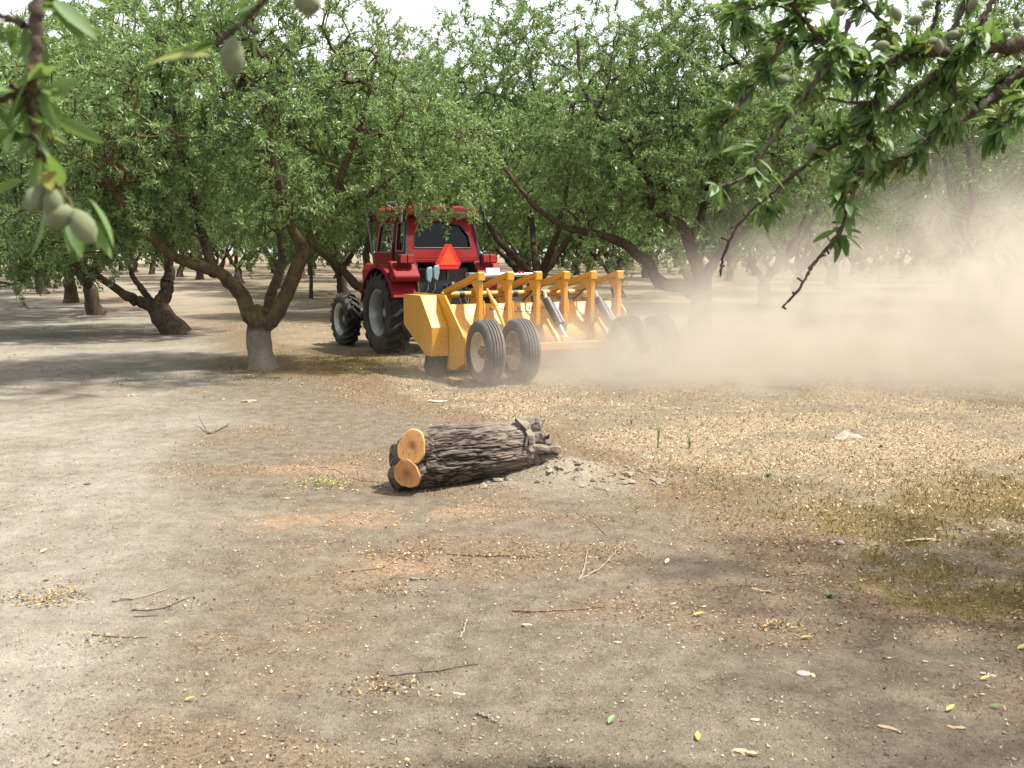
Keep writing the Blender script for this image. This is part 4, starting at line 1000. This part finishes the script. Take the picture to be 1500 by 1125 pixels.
stick([(655, 810), (700, 812), (745, 811), (782, 812)], .006, 'stick_red', 'straight reddish twig with tan hull cluster along it')
stick([(846, 848), (868, 836), (893, 815), (911, 790)], .007, 'stick_grey', 'longer pale grey stick of the crossed pair on the dirt')
stick([(850, 846), (858, 822), (860, 803)], .007, 'stick_grey', 'short upright grey stick of the crossed pair on the dirt')
stick([(750, 889), (790, 891), (835, 890), (882, 888)], .006, 'stick_red', 'long level brown twig with a frayed pale end')
stick([(674, 929), (680, 915), (684, 899)], .007, 'stick_grey', 'short bare grey twig standing apart on open soil')
stick([(568, 981), (610, 977), (650, 974), (700, 966)], .005, 'stick_dark', 'thin lichen-crusted twig with greenish tufts', [[(620, 976), (618, 968, .02)], [(640, 975), (648, 979, .01)], [(685, 969), (690, 960, .025)], [(688, 968), (680, 962, .02)]])
stick([(602, 844), (618, 843), (633, 842)], .009, 'stick_grey', 'stubby brown bark stick below the reddish hull twig')
stick([(700, 1039), (714, 1046), (727, 1055)], .009, 'stick_grey', 'stubby grey stick with a yellow-green leaf at its end')
stick([(776, 1123), (800, 1122), (835, 1124)], .008, 'stick_dark', 'blackened straight stick at the shaded dirt margin')
stick([(845, 747), (870, 762), (890, 782), (905, 790)], .004, 'stick_grey', 'thin bent pale twig below the soil mound')
stick([(880, 754), (912, 762)], .004, 'stick_grey', 'tiny straight pale twig below the soil mound')
stick([(440, 690), (480, 686), (520, 702), (560, 706)], .005, 'stick_red', 'thin red shoot running into the sawn log end', [[(500, 714), (530, 712), (556, 711)], [(527, 704), (532, 690, .08), (548, 688, .1)]])

def chip(px, py, L, w, h, ang, mat, label, name='wood_chip', cat='wood chip'):
    h, w = h * .65, w * .9
    rg = np.random.default_rng(int(px * 7 + py)); n = 7; m = MB(); v, f = [], []
    for i in range(n):
        t = i / (n - 1) - .5; k = (1 - (2 * t) ** 4 * .6); bend = .12 * L * math.sin(t * 3 + px)
        for sx, sz in ((-1, -1), (1, -1), (1.0, .8), (.1, 1.15), (-1, .75)): v.append((t * L + rg.normal() * .03 * L * abs(sx), sx * w * .5 * k + bend + rg.normal() * .14 * w, sz * h * .5 * k + rg.normal() * .2 * h))
    for i in range(n - 1):
        for e in range(5): f.append((i * 5 + e, i * 5 + (e + 1) % 5, i * 5 + 5 + (e + 1) % 5, i * 5 + 5 + e))
    f += [(4, 3, 2, 1, 0), tuple((n - 1) * 5 + e for e in range(5))]
    m.add(v, f); p = gp(px, py, h * .42); o = m.build(name, M[mat], None, loc=p); o.rotation_euler = (rg.normal() * .08, rg.normal() * .08, R(ang)); o['label'] = label; o['category'] = cat; return o
chip(1116, 861, .11, .02, .018, -32, 'chip', 'broken cream wood chip on bare soil by the litter edge')
chip(1352, 787, .22, .035, .02, 2, 'chip', 'long pale splinter of wood on the olive weeds')
chip(1302, 1073, .085, .02, .01, -48, 'chip', 'bent cream wood shaving on shaded soil')
chip(1400, 1070, .06, .018, .012, -30, 'chip', 'small split wood shaving beside dark crumbly soil')
chip(670, 1007, .055, .014, .008, -8, 'chip_white', 'flat whitish wood chip on open dirt')
chip(905, 939, .035, .014, .007, -12, 'chip_white', 'small white bark chip in brown hull litter')
chip(772, 911, .045, .018, .012, -5, 'chip', 'rounded cream bark chip near the level brown twig')
chip(365, 586, .20, .04, .03, 4, 'chip', 'pale wood offcut in the shade of the mossy tree')
chip(640, 588, .24, .05, .03, 4, 'chip_white', 'pale flat wood piece on litter behind the log')
chip(985, 600, .20, .02, .02, 3, 'chip', 'thin straw-coloured wood strip in the yellow litter')
chip(192, 578, .10, .03, .02, 70, 'chip', 'upright pale chip on the shaded track')
chip(985, 880, .05, .012, .008, 40, 'chip', 'slim tan wood splinter on bare soil')
chip(968, 693, .16, .015, .012, 2, 'chip', 'slender straw stick at the red-brown litter rim')
chip(1448, 990, .06, .02, .012, -35, 'chip_white', 'curled whitish bark flake on shaded ground')
chip(1090, 1103, .08, .022, .012, -8, 'chip', 'tan bark sliver in dark hull crumbs')
chip(420, 728, .09, .016, .012, 18, 'chip', 'straight pale splinter near the yellow-green clippings')
chip(1228, 497, .22, .06, .05, 35, 'chip', 'tan scrap lying in the dust')

def stone(px, py, r, mat, label, sq=.6, name='stone', cat='stone'):
    r = r * .8
    rg = np.random.default_rng(int(px + py * 3)); V, F = clod_mesh(rg, 1, np.array([r])); V = V[0] * np.array([1.2, .9, sq / .65])
    me = mesh_np(name, V, [F], None, False, M[mat]); o = link(name, me, None, gp(px, py, r * sq * .35), label=label, category=cat)
    s = o.modifiers.new('sub', 'SUBSURF'); s.levels = 1; s.render_levels = 1; return o
stone(1232, 790, .042, 'stone', 'smooth whitish stone resting on the olive weeds')
stone(68, 855, .022, 'stone_dark', 'small black stone on the pale dirt track')
stone(128, 707, .032, 'stone_dark', 'dark clump of soil on the pale track')
stone(640, 1011, .015, 'chip', 'tan almond hull sitting alone on open soil', .8, 'almond_hull', 'almond hull')
stone(549, 1037, .015, 'chip', 'cream almond hull below the hull pile', .8, 'almond_hull', 'almond hull')
stone(596, 1108, .013, 'tan_leaf', 'brownish almond hull on pale soil', .8, 'almond_hull', 'almond hull')
stone(1176, 988, .032, 'stone', 'flat grey clod beside a brown stone', .35)
stone(1191, 993, .018, 'tan_leaf', 'brown stone touching a flat grey clod', .6)
stone(1105, 1058, .026, 'stone', 'low pale clod half sunk in shaded soil', .3)
stone(1355, 969, .014, 'chip_white', 'whitish hull shell in the tree shade', .7, 'almond_hull', 'almond hull')
stone(388, 767, .014, 'stone', 'little white pebble on brown dirt', .6)

def leaf_shape(L, w, curl=.12, fold=.25, n=7):
    v, f = [], []
    for i in range(n):
        t = i / (n - 1); k = math.sin(math.pi * min(1, t ** .82)) ** .8 if 0 < t < 1 else 0
        x = t * L; zc_ = -curl * L * t * t
        v += [(x, -k * w / 2, zc_ + fold * k * w / 2), (x, 0, zc_), (x, k * w / 2, zc_ + fold * k * w / 2)]
    for i in range(n - 1): a = i * 3; f += [(a, a + 1, a + 4, a + 3), (a + 1, a + 2, a + 5, a + 4)]
    return v, f
def fallen(px, py, L, ang, mat, label):
    v, f = leaf_shape(L, L * .36, -.1, .5); o = MB().add(v, f).build('fallen_leaf', M[mat], None, True, loc=gp(px, py, .008)); o.rotation_euler = (R(8), R(-6), R(ang)); o['label'] = label; o['category'] = 'leaf'
fallen(1015, 902, .055, 10, 'yellow_leaf', 'yellow fallen leaf on bare soil, curled')
fallen(1172, 936, .05, -15, 'yellow_leaf', 'bright yellow leaf beside the tan hull heap')
fallen(1386, 1048, .05, 35, 'yellow_leaf', 'yellow-green leaf on shaded soil above the split shaving')
fallen(1436, 998, .045, 10, 'yellow_leaf', 'narrow yellow leaf near the curled bark flake')
fallen(1022, 1086, .05, 80, 'yellow_leaf', 'yellow leaf standing on edge in brown crumbs')
fallen(1490, 954, .06, 20, 'yellow_leaf', 'yellow leaf at the foot of the olive weeds')
fallen(891, 1062, .055, 60, 'green_leaf', 'pale green fallen leaf on open soil')
fallen(270, 1024, .04, 15, 'yellow_leaf', 'tiny lime-coloured leaf on the pale track')
fallen(1450, 1040, .045, -10, 'green_leaf', 'small green leaf in tree shade')
fallen(975, 820, .06, 65, 'tan_leaf', 'tan curled dry leaf on a thin pale stem')
fallen(60, 813, .05, 75, 'tan_leaf', 'pale dry leaf standing on the dirt track')

def pile(px, py, rx, ry, n, size, tints, label, hgt=.03):
    rg = np.random.default_rng(int(px + py)); c = g(px, py); x = c[0] + rg.normal(size=n) * rx; y = c[1] + rg.normal(size=n) * ry
    z = height(x, y) + rg.random(n) * hgt * np.exp(-((x - c[0]) / rx) ** 2 * .7)
    d = rg.normal(size=(n, 3)); d[:, 2] *= .4; d /= np.linalg.norm(d, axis=1)[:, None]; s = np.cross(d, rg.normal(size=(n, 3)) * .5 + [0, 0, 1]); s /= np.linalg.norm(s, axis=1)[:, None]; nn = np.cross(s, d)
    L = size * .8 * rg.uniform(.5, 1.3, n)[:, None]; p = np.c_[x, y, z + .005]
    V = np.stack([p - d * L * .5, p - s * L * .3 + nn * L * .22, p + d * L * .5, p + s * L * .3 + nn * L * .22], 1).reshape(-1, 3)
    t = np.array(tints)[rg.integers(0, len(tints), n)] * rg.uniform(.7, 1.2, n)[:, None]
    link('hull_pile', mesh_np('hull_pile', V, [np.arange(4 * n).reshape(-1, 4)], dict(tint=np.repeat(t, 4, 0)), False, M['litter']), kind='stuff', label=label)
TAN = [(.48, .34, .17), (.38, .25, .11), (.56, .44, .27), (.25, .16, .08)]
pile(78, 883, .085, .07, 190, .026, TAN, 'heap of golden hulls on the pale track', .035)
pile(20, 883, .05, .04, 40, .022, BROWN, 'few brown hulls beside the golden heap')
pile(135, 943, .10, .035, 60, .020, TAN, 'row of tan hulls along a thin dark twig')
pile(560, 1000, .10, .05, 170, .022, BROWN + TAN, 'reddish hull heap on open soil', .03)
pile(600, 812, .15, .05, 90, .026, TAN, 'tan hulls strung on a reddish twig')
pile(735, 812, .12, .02, 70, .026, TAN, 'tan hulls clustered along a straight twig')
pile(890, 803, .10, .05, 70, .024, TAN, 'tan hulls around crossed sticks')
pile(580, 862, .08, .04, 60, .024, TAN, 'loose tan hulls below the twig')
pile(1136, 920, .055, .035, 45, .028, TAN, 'small heap of tan hulls at the shade edge', .03)
pile(252, 888, .08, .05, 50, .022, BROWN + TAN, 'hulls around the crooked twig')
pile(475, 712, .12, .10, 150, .03, [(.25, .28, .06), (.42, .38, .12), (.6, .5, .25)], 'yellow-green clippings beside the log', .05)
pile(1040, 690, .2, .10, 90, .03, TAN, 'tan hulls at the rim of the litter')
pile(1170, 790, .14, .08, 90, .03, TAN, 'tan hulls beside the whitish stone')

def weed(px, py, n, h, sp, label, col='green_leaf', w=.009):
    rg = np.random.default_rng(int(px * 3 + py)); p = gp(px, py, -.005)
    t = thing('weed', label, 'weed', p)
    for i in range(n):
        a = rg.random() * 6.28; e = rg.uniform(.2, 1) * sp; hh_ = h * rg.uniform(.6, 1.05); d = Vector((math.cos(a), math.sin(a), 0)); sd_ = Vector((-d.y, d.x, 0)); v = []; k = 6
        for q in range(k):
            u = q / (k - 1); c_ = d * e * u * u + Vector((0, 0, hh_ * (u - .15 * u * u))); ww = w * (1 - u) ** .6 * .5 + .0006
            v += [c_ - sd_ * ww, c_ + d * ww * .4, c_ + sd_ * ww]
        f = []
        for q in range(k - 1): f += [(q * 3, q * 3 + 1, q * 3 + 4, q * 3 + 3), (q * 3 + 1, q * 3 + 2, q * 3 + 5, q * 3 + 4)]
        MB().add(v, f).build('blade', M[col], t, True)
M['weed'] = simple('grey_green_weed', (.22, .27, .13), .7)
weed(964, 655, 4, .42, .10, 'tall thin grass stalk growing from the yellow litter', 'weed', .014)
weed(1010, 655, 9, .20, .14, 'low sparse grass tuft beside the tall thin stalk', 'weed', .012)
weed(1215, 872, 7, .045, .06, 'tiny bright green seedling on bare soil', 'green_leaf', .022)
weed(1125, 697, 10, .06, .07, 'small green weed at the litter rim', 'green_leaf', .018)
weed(1290, 655, 7, .05, .06, 'small green weed in the yellow straw', 'green_leaf', .016)
weed(925, 622, 7, .09, .08, 'short grass tuft behind the tall stalk', 'weed', .012)

# crumpled translucent plastic sheet
def plastic():
    m, nt, b = nodes('milky_plastic'); b.inputs['Base Color'].default_value = (.62, .61, .57, 1); b.inputs['Roughness'].default_value = .3; b.inputs['Alpha'].default_value = .17
    n = tex(nt, 30, 3, .6, coord(nt)); bump(nt, b, n, .5, .02); return m
n = 14; v = []; f = []
for i in range(n):
    for j in range(n):
        x, y = (i / (n - 1) - .5) * .26, (j / (n - 1) - .5) * .16
        hh_ = .06 * math.exp(-(x / .08) ** 2 - (y / .05) ** 2) + .05 * float(fbm(np.array([x * 22 + 3]), np.array([y * 22]), o=3)[0]) - .012
        v.append((x + .02 * math.sin(9 * y + j), y + .02 * math.sin(30 * x), max(hh_, .002)))
for i in range(n - 1):
    for j in range(n - 1): f.append((i * n + j, i * n + n + j, i * n + n + j + 1, i * n + j + 1))
pm = MB().add(v, f).build('plastic_bag', plastic(), None, True, loc=gp(1240, 643, .004)); pm['label'] = 'crumpled clear plastic bag on the yellow litter'; pm['category'] = 'bag'

# ---------------------------------------------------------------- trees whose branches hang into view
def near_tree(base, label, twigs, leaf_n, almonds, crown_scaff, crown_blobs, npts, seed, leaf_len, keep=None, extra=0):
    t = thing('almond_tree', label, 'tree', base)
    bs = np.array(base); trunk, crown, fr = grow_tree(seed, crown_scaff, crown_blobs, npts, L=.075, W=.024, per=6, spur=.05, fruit_share=.02, keep=keep, minz=1.9)
    link('trunk', trunk, t); link('crown', crown, t); link('fruit', fr, t, kind='stuff')
    rg = np.random.default_rng(seed); shapes = []
    for k in range(7):
        v, f = leaf_shape(1.0, rg.uniform(.26, .34), rg.uniform(-.05, .32), rg.uniform(.15, .5), 8)
        me = mesh_np('leaf', v, [f], dict(lv=np.full(len(v), rg.uniform(.1, .9) if k else .985)), True, M['leaf_near']); shapes.append(me)
    spots = []
    for pts, r0, r1, dens in twigs:
        q = catmull(pts, max(8, len(pts) * 6)); q = q + (rg.random(q.shape) - .5) * r0 * .8
        tb = Tubes(); rr = np.linspace(r0, r1, len(q)) * (1 + .18 * rg.normal(size=len(q))); tb.add(q - bs, np.abs(rr), 8)
        seg = np.diff(q, axis=0); ln = np.linalg.norm(seg, axis=1); tot = ln.sum(); cum = np.r_[0, np.cumsum(ln)]
        for s in np.arange(.01, tot, .045):    # spurs: knobbly short side shoots
            k = min(np.searchsorted(cum, s), len(seg)) - 1; k = max(k, 0); p = q[k] + seg[k] * ((s - cum[k]) / ln[k]); d = rg.normal(size=3); d -= seg[k] * (d @ seg[k]) / ln[k] ** 2; d /= np.linalg.norm(d)
            sl = rg.uniform(.006, .03); tb.add(np.array([p, p + d * sl * .6, p + d * sl]) - bs, [max(.0028, r1 * .7), .003, .0034], 5)
            if rg.random() < dens: spots.append((p + d * sl, d * .8 + seg[k] / ln[k] * .6, dens))
        spots.append((q[-1], seg[-1] / ln[-1], dens)) if dens > .25 else None
        link('branch', mesh_np('branch', np.vstack(tb.V), [np.vstack(tb.F)], None, True, M['bark_twig']), t)
    rg.shuffle(spots) if False else None
    per = max(1, int(leaf_n / max(1, len(spots)))); cnt = 0; order = rg.permutation(len(spots))
    k_all = []
    while cnt < leaf_n and len(spots):
        for si in order:
            if cnt >= leaf_n: break
            p, d0, _ = spots[si]; d = d0 + rg.normal(size=3) * .65 + np.array([0, 0, -.25]); d /= np.linalg.norm(d)
            up = Vector((0, 0, 1)) + Vector(rg.normal(size=3)) * .5; dx = Vector(d); sdv = up.cross(dx).normalized(); nz = dx.cross(sdv)
            L = leaf_len * rg.uniform(.55, 1.2)
            o = link('leaf', shapes[int(rg.integers(0, 7)) if rg.random() > .07 else 0], t)
            o.matrix_local = Matrix.Translation(Vector(p - bs)) @ Matrix((dx, sdv, nz)).transposed().to_4x4() @ Matrix.Scale(L, 4); cnt += 1
    # the rest of the leaves on these twigs, too many to part singly
    if extra:
        Vx, Fx, lx, n0 = [], [], [], 0; v0 = np.array(leaf_shape(1.0, .30, .15, .3, 8)[0]); f0 = np.array(leaf_shape(1.0, .30, .15, .3, 8)[1])
        for k in range(extra):
            p, d0, _ = spots[int(rg.integers(0, len(spots)))]; d = d0 + rg.normal(size=3) * .7 + np.array([0, 0, -.2]); d /= np.linalg.norm(d)
            sdv = np.cross(np.array([0, 0, 1]) + rg.normal(size=3) * .5, d); sdv /= np.linalg.norm(sdv); nz = np.cross(d, sdv)
            Vx.append(v0 @ np.array([d, sdv, nz]) * leaf_len * rg.uniform(.4, 1.1) + (p - bs) + rg.normal(size=3) * .012); Fx.append(f0 + n0); n0 += len(v0); lx.append(np.full(len(v0), rg.random()))
        link('foliage', mesh_np('foliage', np.vstack(Vx), [np.vstack(Fx)], dict(lv=np.concatenate(lx)), True, M['leaf_near']), t, kind='stuff')
    # green almonds
    pr = [(0.0, .001), (.004, .006), (.012, .0115), (.022, .0135), (.031, .0115), (.038, .006), (.0415, .001)]
    am = MB().revolve(pr, 16); me = bpy.data.meshes.new('almond'); me.from_pydata([(x_ , y_ * .82, z_) for x_, y_, z_ in am.v], [], am.f); me.materials.append(M['fruit']); me.polygons.foreach_set('use_smooth', [True] * len(me.polygons))
    for p, ang, sc_ in almonds:
        o = link('almond', me, t); a = R(ang); dx = Vector((math.cos(a), rg.normal() * .4, math.sin(a))).normalized(); sdv = Vector((0, 0, 1)).cross(dx).normalized(); nz = dx.cross(sdv)
        o.matrix_local = Matrix.Translation(Vector(p - bs) - dx * .02 * sc_) @ Matrix((dx, sdv, nz)).transposed().to_4x4() @ Matrix.Scale(sc_, 4)
    return t

def tw(lst, D, r0, r1, dens, dd=0.0):
    n = len(lst); return ([at(x, y, D + dd * i / max(1, n - 1)) for i, (x, y) in enumerate(lst)], r0, r1, dens)
D = 2.95; BR = (4.9, 4.1, -.03)
m0 = at(1499, 66, D); m4 = at(1497, 102, D + .1)
twR = [([np.array([4.85, 4.12, 1.2]), np.array([4.1, 3.7, 2.0]), np.array([2.4, 3.0, 2.42]), m0 + [.2, 0, .03], m0], .05, .018, .2),
       tw([(1499, 66), (1450, 68), (1401, 73), (1348, 78), (1317, 84), (1291, 97), (1268, 102)], D, .018, .010, .85),
       tw([(1268, 102), (1240, 95), (1215, 70), (1180, 30), (1150, -10)], D, .009, .005, .9, -.15),
       tw([(1245, 30), (1226, 81), (1188, 124), (1149, 179), (1102, 243), (1088, 262), (1055, 274)], D - .1, .007, .0035, .5, -.15),
       tw([(1290, 98), (1284, 149), (1273, 200), (1260, 256), (1243, 299)], D, .008, .006, .95, -.05),
       tw([(1243, 299), (1230, 341), (1205, 372)], D - .05, .006, .005, .12),
       tw([(1205, 372), (1188, 392), (1171, 422), (1145, 452)], D - .05, .005, .003, .02),
       tw([(1401, 80), (1345, 130), (1294, 166), (1239, 205), (1205, 222)], D + .05, .008, .006, .8),
       tw([(1205, 222), (1162, 256), (1102, 307), (1077, 337), (1060, 375), (1054, 405)], D + .05, .006, .0028, .16, .1),
       ([np.array([2.4, 3.0, 2.42]), m4 + [.3, 0, .1], m4], .025, .013, .3),
       tw([(1497, 102), (1461, 132), (1427, 166), (1384, 188), (1350, 213), (1316, 235), (1277, 247)], D + .1, .012, .005, .8),
       tw([(1420, -10), (1401, 32), (1392, 50), (1383, 76)], D + .1, .008, .008, .3),
       tw([(1460, -10), (1438, 32), (1428, 46), (1425, 68)], D - .05, .008, .009, .3),
       tw([(1374, 0), (1371, 27), (1362, 48), (1350, 78)], D + .2, .006, .006, .5),
       tw([(1413, 71), (1399, 114), (1396, 140), (1380, 175)], D + .05, .007, .005, .7),
       tw([(1510, 140), (1490, 165), (1469, 190)], D - .2, .006, .003, .9),
       tw([(1150, 60), (1125, 100), (1102, 132), (1075, 165), (1047, 196)], D - .1, .006, .003, .75),
       tw([(1180, 30), (1141, 8), (1105, 12), (1072, 18)], D - .1, .005, .003, .7),
       tw([(1320, 84), (1300, 40), (1270, 10), (1255, -15)], D + .15, .007, .004, .95),
       tw([(1215, 70), (1190, 60), (1150, 62), (1120, 45)], D, .005, .003, .95),
       tw([(1284, 149), (1240, 150), (1200, 140)], D, .005, .003, .9)]
alm = [(1395, 52, 10), (1402, 50, 25), (1365, 62, 200), (1376, 68, 280), (1222, 3, 90), (1230, 18, 20), (1222, 40, 60), (1226, 52, 90), (1150, 35, 10), (1168, 8, 45), (1118, 62, 30), (1149, 100, 20), (1170, 93, 15), (1145, 117, 10), (1082, 135, 80), (1056, 158, 60), (1062, 172, 80), (1120, 242, 60), (1210, 113, 80), (1252, 117, 70), (1490, 33, 90), (1476, 48, 200), (1358, 5, 40), (1291, 67, 10), (1313, 20, 300), (1295, 226, 10), (1251, 247, 100), (1172, 190, 350), (1470, 150, 45), (1440, 152, 45), (1340, 30, 20), (1425, 6, 80), (1186, 218, 30)]
alm = [(at(x, y, D - .06 + .1 * random.random()), a, random.uniform(.85, 1.15)) for x, y, a in alm]
scR = [([(0, 0, -.04), (-.02, .02, .5), (-.05, .02, 1.0)], .2, .16), ([(-.05, 0, .95), (-.25, .1, 1.5), (-.9, .25, 2.2), (-2.0, .3, 2.5)], .11, .04), ([(0, 0, .9), (.5, .4, 1.6), (1.1, .9, 2.7), (1.4, 1.2, 3.8)], .11, .04),
       ([(0, 0, .9), (-.2, -.5, 1.7), (-.5, -1.0, 2.9), (-.6, -1.1, 4.0)], .11, .04), ([(0, 0, .9), (.0, .5, 2.0), (-.3, .9, 3.2), (-.6, 1.2, 4.3)], .11, .03)]
bR = [((-.1, .2, 3.5), (2.3, 2.2, 1.3), 1), ((-1.4, .6, 3.3), (1.2, 1.3, .8), 1.1), ((.4, .4, 4.4), (1.6, 1.6, 1.0), .9)]
near_tree(BR, 'almond tree reaching crisp leafy twigs and fuzzy green almonds over the drifting dust', twR, 300, alm, scR, bR, 1250, 61, .067, extra=3300,
          keep=lambda P: ~((P[:, 0] + 4.9 < .5 * (P[:, 1] + 4.1) + .2) & (P[:, 2] < 1.65 + .25 * (P[:, 1] + 4.1) + .3)))
DL = 1.2; BL = (-3.6, .1, -.03)
l0 = at(53, -20, DL); l2 = at(400, -15, DL - .1)
twL = [([np.array([-3.5, .1, 1.3]), np.array([-2.6, .5, 2.2]), np.array([-1.3, 1.0, 2.45]), l0 + [-.1, -.02, .12], l0], .04, .008, .1),
       tw([(53, -20), (54, 53), (50, 117), (46, 137)], DL, .0075, .006, 1.0),
       tw([(46, 137), (50, 185), (60, 218)], DL, .0055, .004, .25), tw([(60, 218), (80, 256), (106, 305)], DL, .0042, .003, 1.0),
       tw([(44, 130), (22, 140), (-15, 152)], DL, .005, .004, .6), tw([(36, 34), (15, 28), (-15, 20)], DL, .004, .003, .8),
       ([np.array([-1.3, 1.0, 2.45]), np.array([-.7, 1.05, 2.2]), l2], .012, .004, .0), tw([(400, -15), (388, 0), (370, 19), (345, 42), (318, 62)], DL - .1, .0035, .0025, .35)]
almL = [(53, 291, 70), (77, 300, 80), (86, 318, 20), (121, 331, 305), (340, 82, 260), (448, 0, 330)]
almL = [(at(x, y, DL - .03 - (.08 if x > 200 else 0)), a, random.uniform(.95, 1.1)) for x, y, a in almL]
scL = [([(0, 0, -.04), (0, 0, .5), (.05, .02, 1.0)], .2, .16), ([(.05, 0, .9), (.5, .2, 1.7), (1.2, .5, 2.3), (2.0, .8, 2.5)], .10, .04), ([(0, 0, .9), (-.6, .3, 1.8), (-1.0, .6, 3.0)], .11, .04), ([(0, 0, .9), (.1, -.6, 1.9), (.3, -1.0, 3.4)], .11, .04)]
near_tree(BL, 'almond tree hanging blurred drooping sprigs with furry grey almonds before the leaning trunk', twL, 60, almL, scL, [((-.3, -.2, 3.4), (2.0, 2.0, 1.2), 1), ((-.2, -.4, 4.2), (1.4, 1.4, .9), .9)], 700, 67, .064, extra=130,
          keep=lambda P: (P[:, 1] + .1 < 1.0) | (P[:, 0] - 3.6 < -.7 * (P[:, 1] + .1) - .6))

# ---------------------------------------------------------------- dust cloud behind the implement
m = bpy.data.materials.new('drifting_dust'); m.use_nodes = True; nt = m.node_tree; nt.nodes.clear()
out = N(nt, 'ShaderNodeOutputMaterial'); pv = N(nt, 'ShaderNodeVolumePrincipled')
pv.inputs['Color'].default_value = (.62, .57, .495, 1); pv.inputs['Anisotropy'].default_value = .25
pos = N(nt, 'ShaderNodeNewGeometry').outputs['Position']
tot = None
for c_, r_, a_ in [((-.1, 12.6, .05), (1.0, .5, .28), 1.1), ((1.3, 12.4, .12), (1.2, .75, .45), 3.4), ((2.6, 12.7, .2), (1.5, 1.1, .62), 2.6), ((4.6, 12.6, .3), (2.0, 1.5, .75), 1.7), ((6.8, 12.6, .5), (2.6, 1.8, 1.0), 1.3), ((7.4, 15.2, 1.4), (2.4, 2.4, 1.1), .42), ((4.6, 15.2, .8), (1.6, 1.8, .8), .5), ((10.2, 16, 1.4), (2.4, 3.4, 1.3), .30)]:
    v = N(nt, 'ShaderNodeVectorMath', operation='SUBTRACT'); nt.links.new(pos, v.inputs[0]); v.inputs[1].default_value = c_
    d = N(nt, 'ShaderNodeVectorMath', operation='DIVIDE'); nt.links.new(v.outputs[0], d.inputs[0]); d.inputs[1].default_value = r_
    l = N(nt, 'ShaderNodeVectorMath', operation='DOT_PRODUCT'); nt.links.new(d.outputs[0], l.inputs[0]); nt.links.new(d.outputs[0], l.inputs[1])
    e = math_n(nt, 'MULTIPLY', math_n(nt, 'EXPONENT', math_n(nt, 'MULTIPLY', l.outputs['Value'], -1.0)), a_)
    tot = e if tot is None else math_n(nt, 'ADD', tot, e)
n1 = tex(nt, .8, 6, .62, pos, 1.6)
core = None
for c_, r_, a_ in [((1.7, 12.75, .2), (1.2, .7, .48), 1.5), ((3.4, 12.9, .2), (1.7, 1.1, .6), 1.1), ((5.0, 11.3, .08), (3.2, 1.2, .32), .32), ((1.2, 11.7, .06), (1.4, .8, .22), .35), ((6.0, 13.0, .3), (2.4, 1.4, .8), .5)]:
    v = N(nt, 'ShaderNodeVectorMath', operation='SUBTRACT'); nt.links.new(pos, v.inputs[0]); v.inputs[1].default_value = c_
    d = N(nt, 'ShaderNodeVectorMath', operation='DIVIDE'); nt.links.new(v.outputs[0], d.inputs[0]); d.inputs[1].default_value = r_
    l = N(nt, 'ShaderNodeVectorMath', operation='DOT_PRODUCT'); nt.links.new(d.outputs[0], l.inputs[0]); nt.links.new(d.outputs[0], l.inputs[1])
    e = math_n(nt, 'MULTIPLY', math_n(nt, 'EXPONENT', math_n(nt, 'MULTIPLY', l.outputs['Value'], -1.0)), a_)
    core = e if core is None else math_n(nt, 'ADD', core, e)
core = math_n(nt, 'MULTIPLY', core, math_n(nt, 'ADD', tex(nt, 1.1, 5, .65, pos, 1.6), .25))
mod = N(nt, 'ShaderNodeMapRange'); mod.inputs[1].default_value = .42; mod.inputs[2].default_value = .60; mod.inputs[3].default_value = .05; mod.inputs[4].default_value = 1.7
nt.links.new(n1, mod.inputs[0])
den = math_n(nt, 'MAXIMUM', math_n(nt, 'SUBTRACT', math_n(nt, 'ADD', core, math_n(nt, 'MULTIPLY', tot, mod.outputs[0])), .008), 0.0)
nt.links.new(math_n(nt, 'MULTIPLY', den, .62), pv.inputs['Density']); nt.links.new(pv.outputs[0], out.inputs['Volume'])
MB().box((6.2, 15.6, 2.4), (16.5, 11.5, 5.2)).build('dust_cloud', m, None, kind='stuff')
